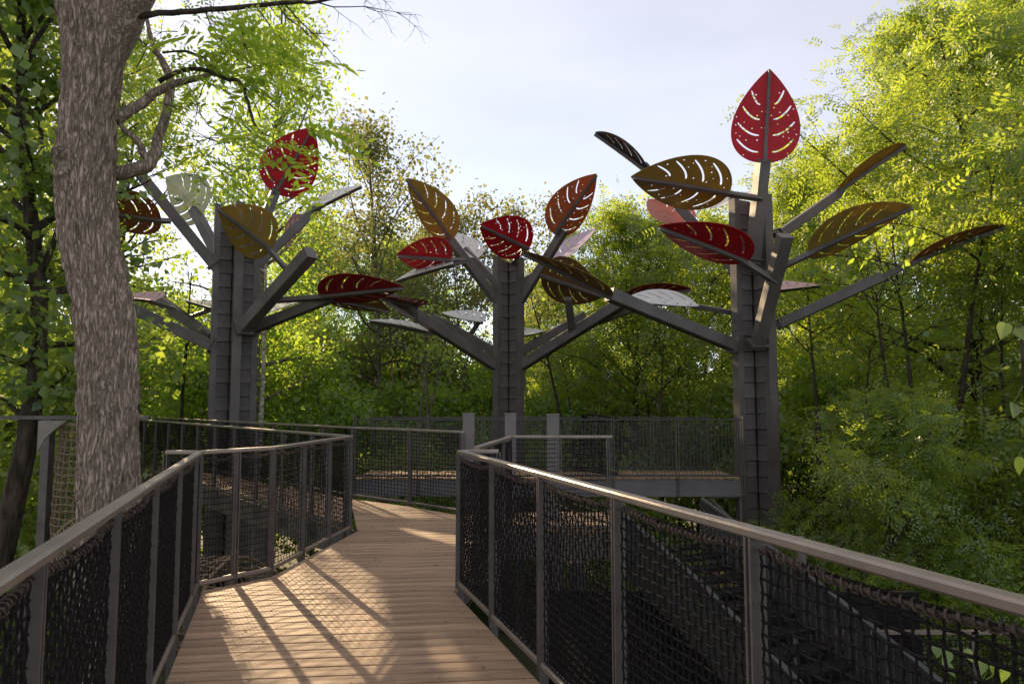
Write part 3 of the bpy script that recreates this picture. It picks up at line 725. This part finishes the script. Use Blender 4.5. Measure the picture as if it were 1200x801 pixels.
def simple_leaves(R, Pos, ll, lw_, flat=.35):
    n = len(Pos); N = R.normal(0, .55, (n, 3)); N[:, 2] += flat; N /= np.linalg.norm(N, axis=1, keepdims=True)
    a = R.normal(0, 1, (n, 3)); a -= N*np.sum(a*N, 1, keepdims=True); a /= np.linalg.norm(a, axis=1, keepdims=True); a[:, 2] -= .25
    w = np.cross(a, N); s_ = R.uniform(.6, 1.3, n)[:, None]
    return np.stack([Pos, Pos+a*ll*.45*s_+w*lw_*.5*s_, Pos+a*ll*s_, Pos+a*ll*.45*s_-w*lw_*.5*s_], 1)
def skeleton(R, H, cb, Rad, nl, r0, lean=(0, 0), stems=1, up=.35, prof_top=.12, spread=1.0):
    mb = MB(); mt = MB(); anch = []; adir = []
    for s_ in range(stems):
        ang0 = R.uniform(0, 2*PI); sp = (0 if stems == 1 else R.uniform(.12, .3))
        tp = []; n = 14; ph = R.uniform(0, 6, 2)
        Hs = H*(1 if s_ == 0 else R.uniform(.75, 1))
        for i in range(n):
            t = i/(n-1); wob = .022*H*t
            tp.append(Vector((lean[0]*t*H+sp*math.cos(ang0)*t*H*.8+wob*math.sin(4*t+ph[0]), lean[1]*t*H+sp*math.sin(ang0)*t*H*.8+wob*math.sin(3.3*t+ph[1]), Hs*.95*t)))
        rs = [r0*(1-.9*(i/(n-1))**.8)*(1.25 if i == 0 else 1) for i in range(n)]
        mt.tube(tp, rs, 9)
        nn_ = max(4, nl//stems)
        for i in range(nn_):
            fr = ((i+R.uniform(0, 1))/nn_); h = cb+(Hs*.93-cb)*fr; ti = h/(Hs*.95)*(n-1); i0 = min(n-2, int(ti)); p0 = tp[i0].lerp(tp[i0+1], ti-i0); rt = rs[i0]
            q = fr; prof = max(.15, math.sin(PI*min(1, (q*.80+.16)))**.7)
            Ln = Rad*prof*R.uniform(.7, 1.2); az = i*2.4+R.uniform(-.5, .5)+ang0; el = R.uniform(.0, .5)+up*q*1.6
            d = Vector((math.cos(az)*math.cos(el), math.sin(az)*math.cos(el), math.sin(el))); pts = [p0]; cur = d.copy(); m = 6
            for k in range(m):
                cur = (cur + Vector(R.normal(0, .16, 3)) + Vector((0, 0, .05 if k < 3 else -.10))).normalized(); pts.append(pts[-1]+cur*Ln/m)
            mb.tube(pts, [max(.008, min(rt*.6, .02+Ln*.022)*(1-.85*k/m)) for k in range(m+1)], 5, False)
            ns = int(5+Ln*1.6)
            for j in range(ns):
                t = R.uniform(.25, 1)*m; k0 = min(m-1, int(t)); b0 = pts[k0].lerp(pts[k0+1], t-k0); dd = (pts[k0+1]-pts[k0]).normalized()
                sdv = (dd*.6+Vector(R.normal(0, .7, 3))+Vector((0, 0, .15))).normalized(); sl = Ln*R.uniform(.16, .36)*(1.25-.5*t/m)
                sp_ = [b0]; c2 = sdv.copy()
                for k in range(3):
                    c2 = (c2+Vector(R.normal(0, .2, 3))).normalized(); sp_.append(sp_[-1]+c2*sl/3)
                mb.tube(sp_, [.012, .009, .006, .003], 3, False)
                for k in range(1, 4): anch.append(sp_[k]); adir.append(c2)
                anch.append(sp_[2].lerp(sp_[3], .5)); adir.append(c2)
    return mt, mb, np.array(anch), np.array(adir)
def tree_data(seed, H, cb, Rad, nl, r0, n, kind, leafsize, sigma=.28, cullM=None, **kw):
    R = np.random.default_rng(seed); mt, mb, an, ad = skeleton(R, H, cb, Rad, nl, r0, **kw)
    idx = R.integers(0, len(an), n); Pos = an[idx] + R.normal(0, sigma, (n, 3))*np.array([1, 1, .7])
    keep = np.ones(n, bool)
    if cullM is not None:
        Pw = Pos @ np.array(cullM.to_3x3()).T + np.array(cullM.translation); keep = ~(lit_mask(Pw) & (R.random(n) < .985))
        Pos = Pos[keep]; idx = idx[keep]
    if kind == 'pinnate':
        D = ad[idx]*.7 + R.normal(0, .55, (len(Pos), 3)); D[:, 2] -= .15
        Q = sprays(R, Pos, D, 9, leafsize*3.6, leafsize, leafsize*.36)
    else: Q = simple_leaves(R, Pos, leafsize, leafsize*(.62 if kind == 'round' else .8))
    V = Q.reshape(-1, 3); me = np_mesh('crown', V, np.arange(len(V)).reshape(-1, 4))
    return mt.mesh('trunk', True), mb.mesh('branches', True), me
def put_tree(name, data, xy, rot, sc, leafm, barkm, label, group, zoff=0.0, M0=None, cat='tree'):
    x, y = xy; e = bpy.data.objects.new(name, None); COL.objects.link(e); e.empty_display_size = .3
    e.location = (x, y, gz(x, y)-.1+zoff); e.rotation_euler = (0, 0, rot); e.scale = sc if hasattr(sc, '__len__') else (sc, sc, sc)
    tag(e, label, cat, group); PINV[e.name] = Matrix()
    for nm, me, m_ in (('trunk', data[0], barkm), ('branches', data[1], barkm), ('crown', data[2], leafm)): link(nm, me, m_, e)
    return e
def mw_tree(x, y, rot, sc=1.0): return Matrix.Translation((x, y, gz(x, y)-.1)) @ Matrix.Rotation(rot, 4, 'Z') @ Matrix.Scale(sc, 4)

# big right-hand walnut-like trees
W1 = tree_data(11, 20.0, 2.6, 5.6, 52, .26, 16500, 'pinnate', .15, .40, up=.30)
W2 = tree_data(12, 12.4, 2.6, 3.4, 38, .17, 7200, 'pinnate', .145, .36)
B1 = tree_data(21, 9.2, .6, 2.9, 34, .10, 16000, 'broad', .17, .36, stems=3)
B2 = tree_data(22, 6.8, .3, 2.4, 30, .07, 12000, 'round', .155, .34, stems=3)
S1 = tree_data(31, 17.0, 6.0, 4.6, 30, .19, 8000, 'broad', .15, .34, up=.8)
S2 = tree_data(32, 15.0, 6.0, 3.6, 30, .09, 6000, 'broad', .14, .32, stems=4, up=.9)
GB = 'trees behind the right sculpture'
put_tree('walnut_tree', W1, (11.8, 18.5), .4, (.93, .93, .84), G_Y, M['bark2'], 'tallest sunlit yellow green tree, filling the upper right corner', GB)
put_tree('walnut_tree', W1, (17.5, 24.0), 2.1, 1.05, G_Y, M['bark2'], 'tall yellow green tree behind the one in the upper right corner', GB)
put_tree('walnut_tree', W2, (11.0, 13.2), 1.0, (1, 1, .93), G_Y, M['bark2'], 'nearest sunlit tree at the right edge of the picture', GB)
put_tree('walnut_tree', W2, (6.3, 12.2), 2.6, (.56, .56, .50), G_Y, M['bark2'], 'small bright yellow green tree low to the right of the right sculpture', GB)
put_tree('walnut_tree', W2, (3.9, 23.5), .3, (1.02, 1.02, 1.0), G_Y, M['bark2'], 'yellow green tree with pointed top between central and right sculptures', 'trees between the sculptures')
put_tree('walnut_tree', W2, (6.9, 25.5), 3.6, (1.05, 1.05, 1.02), G_Y, M['bark2'], 'yellow green tree directly behind the right column', 'trees between the sculptures')
put_tree('walnut_tree', W2, (2.4, 38.0), 5.0, (1.2, 1.2, 1.05), G_Y, M['bark2'], 'yellow green tree just right of the central column, farther back', 'trees between the sculptures')
put_tree('walnut_tree', W2, (12.3, 29.0), 4.2, 1.3, G_Y, M['bark2'], 'tree filling the gap beside the right column, farther back', 'trees between the sculptures')
put_tree('walnut_tree', W1, (14.2, 34.0), 1.2, (.8, .8, .78), G_Y, M['bark2'], 'tall yellow green tree showing between right column and upper right tree, far back', 'trees between the sculptures')
put_tree('walnut_tree', W2, (-5.6, 36.0), 2.2, (1.2, 1.2, 1.12), G_B, M['bark2'], 'green tree closing the gap between left and central columns, far back', 'trees between the sculptures')
put_tree('walnut_tree', W2, (-10.2, 37.0), 4.0, (1.25, 1.25, 1.2), G_B, M['bark2'], 'green tree far behind the left column', 'trees between the sculptures')
# sparse trees against the sky
put_tree('sparse_tree', S1, (-5.3, 28.0), .2, 1.0, G_O, M['bark3'], 'sparse tall tree with grey trunk, between left and central sculptures', 'sparse trees against the sky')
put_tree('sparse_tree', S2, (-3.4, 27.0), 1.7, .95, G_O, M['bark3'], 'thin multi stemmed sparse tree left of the central column', 'sparse trees against the sky')
put_tree('sparse_tree', S2, (-1.7, 31.0), 3.3, .98, G_O, M['bark3'], 'thin sparse tree rising just left of the central column', 'sparse trees against the sky')
put_tree('sparse_tree', S2, (1.0, 32.0), 5.2, .98, G_O, M['bark3'], 'thin sparse tree rising just right of the central column', 'sparse trees against the sky')
SL = tree_data(33, 9.3, 6.6, 1.5, 12, .10, 420, 'broad', .12, .3, up=.7)
SL2 = tree_data(34, 9.6, 6.8, 1.6, 12, .12, 420, 'broad', .12, .3, up=.6, lean=(.05, 0), stems=2)
for (x, y, r, d2, sc_, lab) in (
    (4.1, 19.8, .3, SL, .9, 'slim dark trunk behind the footbridge, left of the right column'), (4.8, 21.5, 1.9, SL2, .92, 'forked dark trunk behind the footbridge, close to the right column'),
    (2.9, 21.6, 3.3, SL2, 1.0, 'forked dark trunk behind the middle of the footbridge'), (-4.0, 23.0, .9, SL2, 1.0, 'leaning grey forked trunk between left and central columns'),
    (-2.9, 24.0, 4.0, SL, 1.0, 'slim grey trunk left of the central column'), (-9.6, 18.5, 2.2, SL, 1.0, 'slim trunk between thick trunk and left column'),
    (-8.6, 19.5, 5.0, SL2, 1.0, 'forked trunk between thick trunk and left column'), (6.9, 16.8, 1.1, SL2, 1.0, 'forked dark trunk right of the right column'),
    (8.3, 15.2, 2.7, SL, 1.1, 'slim dark trunk among the right hand trees'), (9.2, 16.2, 4.6, SL2, 1.15, 'thicker forked trunk among the right hand trees'), (10.0, 14.6, .4, SL, 1.0, 'slim dark trunk near the right edge')):
    put_tree('slender_tree', d2, (x, y), r, sc_, G_B, M['bark3'] if 'grey' in lab else M['bark2'], lab, 'slender understorey trunks')
# left trees, thinned where the low sun gets through
GL = 'trees on the left'
def uniq(seed, xy, rot, *a, **k): return tree_data(seed, *a, cullM=mw_tree(*xy, rot), **k)
d_ = uniq(41, (-8.4, 24.0), .5, 22.0, 4.0, 3.5, 42, .22, 17000, 'round', .15, .42, up=.5)
put_tree('poplar_tree', d_, (-8.4, 24.0), .5, 1.0, G_B, M['bark3'], 'tall leafy tree behind the left sculpture', GL)
d_ = uniq(42, (-12.5, 21.0), 1.5, 21.0, 4.0, 3.2, 40, .24, 19000, 'round', .15, .34)
put_tree('poplar_tree', d_, (-12.5, 21.0), 1.5, 1.0, G_M, M['bark2'], 'tall tree behind the thick trunk', GL)
d_ = uniq(43, (-15.5, 29.0), 2.5, 21.0, 5.0, 3.8, 40, .24, 14000, 'round', .16, .34)
put_tree('poplar_tree', d_, (-15.5, 29.0), 2.5, 1.0, G_Y, M['bark2'], 'thin glowing tree in front of the sun', GL)
d_ = uniq(44, (-6.7, 9.6), 0.0, 14.5, 5.6, 1.65, 40, .23, 9500, 'broad', .13, .26)
for me in d_:     # the leaning, bent bole
    co = np.empty(len(me.vertices)*3, np.float32); me.vertices.foreach_get('co', co); co = co.reshape(-1, 3)
    co[:, 0] += np.interp(co[:, 2], [0, 4.0, 5.8, 7.0, 8.4, 10.1, 14], [-.75, .05, .45, .62, .5, .38, .3]).astype(np.float32)
    me.vertices.foreach_set('co', co.ravel()); me.update()
put_tree('maple_tree', d_, (-6.7, 9.6), 0.0, 1.0, G_D, M['bark2'], 'dark leaning tree left of the thick trunk', GL)
d_ = uniq(45, (-10.6, 13.5), 3.0, 15.0, 3.0, 3.1, 36, .17, 13000, 'broad', .15, .36)
put_tree('maple_tree', d_, (-10.6, 13.5), 3.0, 1.0, G_M, M['bark2'], 'tree at the left edge of the picture', GL)
d_ = uniq(46, (-7.3, 21.0), 1.0, 15.0, 8.0, 1.8, 16, .11, 1500, 'round', .13, .3)
put_tree('birch_tree', d_, (-7.3, 21.0), 1.0, 1.0, G_B, M['birch'], 'slender white barked birch right of the left column', GL)

# understorey shrubs
shr = [  # x, y, mesh, rot, scale, leaf, label
 (-8.6, 12.2, B2, .3, .85, G_Y, 'sunlit shrub below the left edge trees'), (-10.5, 17.0, B1, 1.1, .85, G_B, 'shrub at the far left below the canopy'),
 (-13.5, 22.0, B1, 2.2, 1.0, G_B, 'shrub hidden behind the thick trunk'), (-10.4, 26.5, B1, .7, 1.0, G_B, 'shrub left of the left column'),
 (-8.0, 29.0, B1, 3.0, 1.05, G_B, 'shrub just behind the birch'), (-5.6, 25.0, B1, 4.1, .88, G_B, 'shrub right of the birch'),
 (-3.4, 30.0, B1, 5.0, 1.05, G_B, 'shrub below the thin sparse stems'), (-1.3, 26.5, B1, .2, .88, G_B, 'shrub just left of the central column base'),
 (1.4, 24.6, B1, 1.4, .80, G_B, 'shrub just right of the central column base'), (3.1, 28.5, B1, 2.9, .95, G_B, 'shrub behind the stair head'),
 (5.6, 22.0, B2, 2.0, .95, G_M, 'shrub left of the right column base'), (7.2, 19.6, B1, 3.7, .74, G_M, 'dark shrub just right of the right column'),
 (9.6, 17.0, B2, 4.4, .95, G_M, 'dark shrub low on the right'), (12.4, 16.2, B1, 5.5, .72, G_M, 'dark shrub at the right edge'),
 (10.2, 22.5, B1, .9, .95, G_B, 'shrub behind the dark shrubs on the right'), (14.4, 20.0, B1, 1.9, .9, G_M, 'shrub at the far right under the tall tree'),
 (2.6, 19.0, B2, 3.1, .70, G_B, 'low shrub beneath the footbridge'), (0.4, 21.2, B2, 5.1, .78, G_B, 'low shrub behind the footbridge'),
 (-2.6, 20.5, B2, 1.2, .76, G_B, 'low shrub behind the long far railing'), (7.7, 10.6, B2, 2.4, .52, G_M, 'low shrub beside the lower walkway'),
 (9.0, 10.8, B2, .4, .62, G_B, 'low shrub beyond the lower walkway, right side'), (-5.0, 6.0, B2, 3.9, .50, G_M, 'low shrub at the foot of the thick trunk'),
 (-4.2, 3.2, B2, 2.9, .56, G_M, 'low shrub outside the left railing'), (3.6, 13.0, B2, 4.9, .52, G_B, 'low shrub in front of the footbridge'),
 (-13.0, 30.0, B1, 4.4, 1.2, G_B, 'far shrub behind the left column, leftmost'), (-17.5, 25.0, B1, .1, 1.2, G_B, 'far shrub at the left edge')]
for (x, y, d_, r, s_, lm, lab) in shr:
    put_tree('shrub', d_, (x, y), r, s_, lm, M['bark2'], lab, 'understorey shrubs', cat='shrub')
# far wood, one mass
R_ = np.random.default_rng(77); n = 90000
th_ = R_.uniform(-1.0, 1.0, n); rr_ = R_.uniform(72, 96, n); hh = R_.uniform(0, 1, n)**.8
top = 11.5 + 2.0*np.sin(th_*17)+1.6*np.sin(th_*41+1)+.8*np.sin(th_*90)
Pf = np.stack([np.sin(th_)*rr_, np.cos(th_)*rr_, -3.8+hh*(top+0)], 1) + R_.normal(0, .3, (n, 3))
Q = simple_leaves(R_, Pf, .62, .48); Vf = Q.reshape(-1, 3)
o = link('far_wood', np_mesh('far_wood', Vf, np.arange(len(Vf)).reshape(-1, 4)), G_M); tag(o, 'far green wood closing the view behind the shrubs', 'wood', kind='stuff')

# ------------------------------------------------------------------ the thick near trunk
def big_tree():
    Y = 6.7; prof = [(0, 68, 148), (25, 76, 148), (60, 77.5, 144), (100, 76, 137), (150, 73, 132), (200, 70, 131), (250, 70, 131), (290, 74, 136), (330, 84, 146), (370, 92, 154), (410, 96, 157), (470, 97, 157), (540, 97, 159), (620, 97, 161)]
    rows = []
    for py, l, r in prof:
        c = at((l+r)/2, py, Y); rad = (r-l)/2/F*Y; rows.append((c.z, c.x, c.y, rad))
    rows.append((-1.0, rows[-1][1], Y, rows[-1][3]*1.03)); rows.append((-3.4, rows[-1][1], Y, .30)); rows.append((-4.2, rows[-1][1], Y, .40)); rows.append((-4.75, rows[-1][1], Y, .55))
    z0 = rows[0][0]; rows = [(z0+3.2, rows[0][1]-.12, Y+.1, .22), (z0+1.2, rows[0][1]-.10, Y, .27)] + rows
    rows.sort(); zs = np.array([r[0] for r in rows])
    root = empty('thick_tree', (rows[0][1], Y, GZ), 'thick grey ridged trunk in the left foreground, forking at the top', 'tree')
    n, m = 560, 150; V = []; fs = []
    zz = np.linspace(zs[0], zs[-1], n); X = np.interp(zz, zs, [r[1] for r in rows]); YY = np.interp(zz, zs, [r[2] for r in rows]); RR = np.interp(zz, zs, [r[3] for r in rows])
    ker = np.ones(23)/23
    for arr in (X, YY, RR):
        pad = np.concatenate([np.full(11, arr[0]), arr, np.full(11, arr[-1])]); arr[:] = np.convolve(pad, ker, 'valid')
    knot = at(88, 197, Y)
    for i in range(n):
        for k in range(m):
            a = 2*PI*k/m; ca, sa = math.cos(a), math.sin(a)
            q = Vector((ca*3.4+.5*noise.noise(Vector((zz[i]*3, a, 1))), sa*3.4, zz[i]*1.5)); rid = noise.noise(q*2.6); rid2 = noise.noise(Vector((q.x*5.5, q.y*5.5, q.z*3.4)))
            rr = RR[i]*(1+.03*noise.noise(Vector((ca, sa, zz[i]*.7)))) + .034*(abs(rid)**.7*1.6-.5) + .014*rid2
            p = Vector((X[i]+ca*rr, YY[i]+sa*rr, zz[i]))
            dk = math.hypot(p.x-knot.x, p.z-knot.z)
            if sa < 0 and dk < .16: p.y += .05*math.cos(dk/.16*PI)*(1 if dk < .08 else .6)
            V.append(p)
    for i in range(n-1):
        for k in range(m): fs.append((i*m+k, i*m+(k+1) % m, (i+1)*m+(k+1) % m, (i+1)*m+k))
    MB().add(V, fs).build('trunk', M['bark'], root, True)
    def limb(pp, rpx, m_='bark', sides=10, sub=4):
        pts = [at(a, b, y) for a, b, y in pp]; fine = []; rad = []
        for i in range(len(pts)-1):
            for k in range(sub):
                t = k/sub; p0 = pts[max(i-1, 0)]; p1 = pts[i]; p2 = pts[i+1]; p3 = pts[min(i+2, len(pts)-1)]
                fine.append(.5*((2*p1)+(p2-p0)*t+(2*p0-5*p1+4*p2-p3)*t*t+(3*p1-p0-3*p2+p3)*t**3) + Vector(rng.normal(0, .006, 3))); rad.append((rpx[i]*(1-t)+rpx[i+1]*t)/F*pp[i][2])
        fine.append(pts[-1]); rad.append(rpx[-1]/F*pp[-1][2])
        MB().tube(fine, rad, sides).build('limb', M[m_], root, True); return fine
    limb([(112, 62, 6.72), (135, 30, 6.7), (158, -12, 6.6), (195, -80, 6.4)], [32, 28, 24, 20])
    limb([(120, 205, 6.9), (150, 201, 6.9), (176, 190, 7.0), (186, 160, 7.1), (199, 115, 7.2), (196, 80, 7.3), (180, 55, 7.4), (172, 20, 7.5)], [9, 8.5, 8, 6, 5.5, 4.5, 3, 2])
    limb([(176, 190, 7.0), (160, 165, 6.9), (143, 148, 6.85), (146, 120, 6.9)], [5, 4, 3, 2], sides=7)
    limb([(135, 142, 6.8), (165, 122, 7.0), (200, 100, 7.2), (260, 85, 7.3)], [7, 6, 5, 2], sides=7)
    L1 = limb([(148, 20, 6.6), (200, 14, 6.7), (260, 10, 6.8), (330, 4, 6.9), (372, 2, 7.0), (420, -6, 7.0)], [4, 3.6, 3.2, 2.6, 2, 1.5], 'bark2', 7)
    limb([(185, 95, 6.9), (225, 80, 6.9), (262, 92, 6.8), (282, 97, 6.7), (290, 120, 6.6), (300, 148, 6.5), (316, 160, 6.5)], [3, 2.6, 2.4, 2.2, 2, 1.5, .8], 'bark2', 6)
    limb([(262, 92, 6.8), (240, 70, 6.9), (215, 60, 7), (190, 62, 7)], [2, 1.7, 1.4, 1], 'bark2', 6)
    # bare twigs at the top
    tw = MB(); R = np.random.default_rng(5)
    def twig(p, d, l, r, lev):
        pts = [p]; c = d.copy(); n_ = 6
        for k in range(n_):
            c = (c+Vector(R.normal(0, .17, 3))+Vector((.03, 0, -.03))).normalized(); pts.append(pts[-1]+c*l/n_)
        tw.tube(pts, [r*(1-.75*k/n_) for k in range(n_+1)], 4, False)
        if lev < 2:
            for k in range(5 if lev == 0 else 3):
                j = R.integers(1, n_); sd_ = (c+Vector(R.normal(0, .6, 3))).normalized(); twig(pts[j], sd_, l*R.uniform(.3, .55), r*.55, lev+1)
    for (a, b, y, dx, dz, l) in ((335, 6, 6.9, .8, -.75, .85), (372, 3, 7, .95, -.25, .95), (325, 5, 6.9, .35, -.9, .55), (300, 8, 6.85, .5, -.7, .5), (385, 0, 7, .9, .2, .6), (280, 8, 6.8, .1, -.9, .5), (240, 10, 6.8, .2, -.9, .45)):
        twig(at(a, b, y), Vector((dx, .1, dz)).normalized(), l, .008, 0)
    for k in range(60):
        a, b = R.uniform(150, 330), R.uniform(20, 210)
        twig(at(a, b, R.uniform(6.8, 7.8)), Vector(R.normal(0, 1, 3)).normalized(), R.uniform(.25, .7), .006, 1)
    tw.build('twigs', M['bark2'], root)
    # long pinnate sprays
    pos = []; dr = []
    for (a, b, y, n_, s1, s2) in ((255, 60, 6.6, 26, 32, 22), (300, 45, 6.7, 22, 35, 20), (235, 95, 6.7, 22, 28, 14), (315, 75, 6.6, 16, 28, 12), (285, 150, 6.5, 12, 22, 12), (330, 150, 6.4, 10, 16, 8), (250, 190, 6.6, 9, 14, 8), (345, 190, 6.5, 5, 12, 8), (280, 180, 6.4, 6, 18, 6), (225, 125, 6.8, 10, 20, 10), (200, 30, 7, 20, 40, 22)):
        for k in range(max(3, int(n_*.55))):
            q = at(R.normal(a, s1), R.normal(b, s2), y+R.normal(0, .22)); pos.append(q); dr.append((R.normal(.35, .8), R.normal(-.1, .5), R.normal(-.18, .16)))
    pos = np.array(pos); dr = np.array(dr); kp = ~lit_mask(pos) & (pos[:, 0]/pos[:, 1] > -.46); pos = pos[kp]; dr = dr[kp]
    Q1 = sprays(R, pos, dr, 21, .56, .13, .046, droop=.30, flat=1.6)
    # finer canopy high up and beyond the frame
    an = []
    for k in range(150):
        an.append(at(R.normal(215, 75), R.normal(45, 75), R.uniform(7.2, 10.5)))
    an = np.array(an); an = an[~(lit_mask(an)) & (an[:, 0]/an[:, 1] > -.48)]
    Q2 = sprays(R, an, R.normal(0, 1, an.shape), 11, .30, .075, .028, droop=.25)
    Q = np.concatenate([Q1, Q2]); V_ = Q.reshape(-1, 3)
    link('crown', np_mesh('crown', V_, np.arange(len(V_)).reshape(-1, 4)), G_B, root)
big_tree()

# ------------------------------------------------------------------ leafy sprigs near the camera
def heart_leaf(mb, base, ax, nrm, L, W):
    ax = ax.normalized(); nrm = (nrm-ax*nrm.dot(ax)).normalized(); w = ax.cross(nrm); pr = [(0, 0), (.02, .28), (.18, .48), (.4, .5), (.65, .34), (.85, .14), (1, 0)]
    mid = [base+ax*L*t - nrm*(.10*L*t*t) for t, _ in pr]
    lft = [m+w*W*q+nrm*(.12*W*q*2) for m, (_, q) in zip(mid, pr)]; rgt = [m-w*W*q+nrm*(.12*W*q*2) for m, (_, q) in zip(mid, pr)]
    n = len(pr); vs = mid+lft+rgt; fs = []
    for i in range(n-1):
        fs.append((i, i+1, n+i+1, n+i)); fs.append((i+1, i, 2*n+i, 2*n+i+1))
    mb.add(vs, fs)
def sprig(spots, stem, label, m_, size, seed):
    R = random.Random(seed); t = empty('leafy_sprig', stem[0], label, 'plant')
    MB().tube(stem, [.012]+[.006]*(len(stem)-1), 6).build('stem', M['bark2'], t)
    for p in spots:
        mb = MB(); near = min(stem, key=lambda q: (Vector(q)-p).length)
        heart_leaf(mb, p, Vector((R.uniform(-.6, .6), R.uniform(-.6, .2), -.7)), Vector((R.uniform(-.4, .4), -.8, .6)), size*R.uniform(.8, 1.2), size*.75)
        mb.tube([Vector(near), p], [.003, .0018], 4); mb.build('leaf', m_, t)
def g3(p): return Vector(p)
s0 = at(1215, 430, 3.0); x0, y0 = 2.35, 3.0
stem = [Vector((2.45, 3.05, gz(2.45, 3.05))), Vector((2.42, 3.0, -1)), Vector((2.3, 3.0, .6)), at(1205, 520, 3.0), at(1200, 450, 3.0), at(1196, 380, 3.0)]
sprig([at(1178, 378, 2.95), at(1192, 384, 3.0), at(1188, 472, 3.0), at(1197, 490, 3.0), at(1192, 535, 3.0), at(1203, 420, 3.0)], stem, 'dark green leaves hanging in at the right edge, in front of the trees', G_D, .075, 3)
stem = [Vector((2.2, 3.3, gz(2.2, 3.3))), Vector((2.15, 3.3, -1.6)), at(1150, 800, 3.3), at(1120, 760, 3.3)]
sprig([at(1098, 756, 3.3), at(1112, 762, 3.25), at(1130, 760, 3.3), at(1150, 772, 3.3), at(1160, 778, 3.25), at(1178, 780, 3.3), at(1105, 775, 3.3)], stem, 'bright green leaves just behind the net at the lower right', G_B, .065, 4)

# fallen leaves and catkins on the boards
lt = MB(); Rl = random.Random(9)
for k in range(130):
    t = Rl.random()**.7; y = 3.0+t*6.5; xl = -.62-.319*y+.15; xr = 1.45-.339*y-.15
    if y > 5.6: xl, xr = -1.7, -.5
    x = Rl.uniform(xl, xr); a = Rl.uniform(0, 6.3); l = Rl.uniform(.012, .035); w_ = l*Rl.uniform(.25, .55); c, s_ = math.cos(a), math.sin(a); z = .004
    lt.add([(x, y, z), (x+c*l*.5-s_*w_, y+s_*l*.5+c*w_, z+.004), (x+c*l, y+s_*l, z+.001), (x+c*l*.5+s_*w_, y+s_*l*.5-c*w_, z+.003)], [(0, 1, 2, 3)])
tag(lt.build('leaf_litter', G_R), 'small brown leaf scraps scattered on the deck boards', 'litter', kind='stuff')
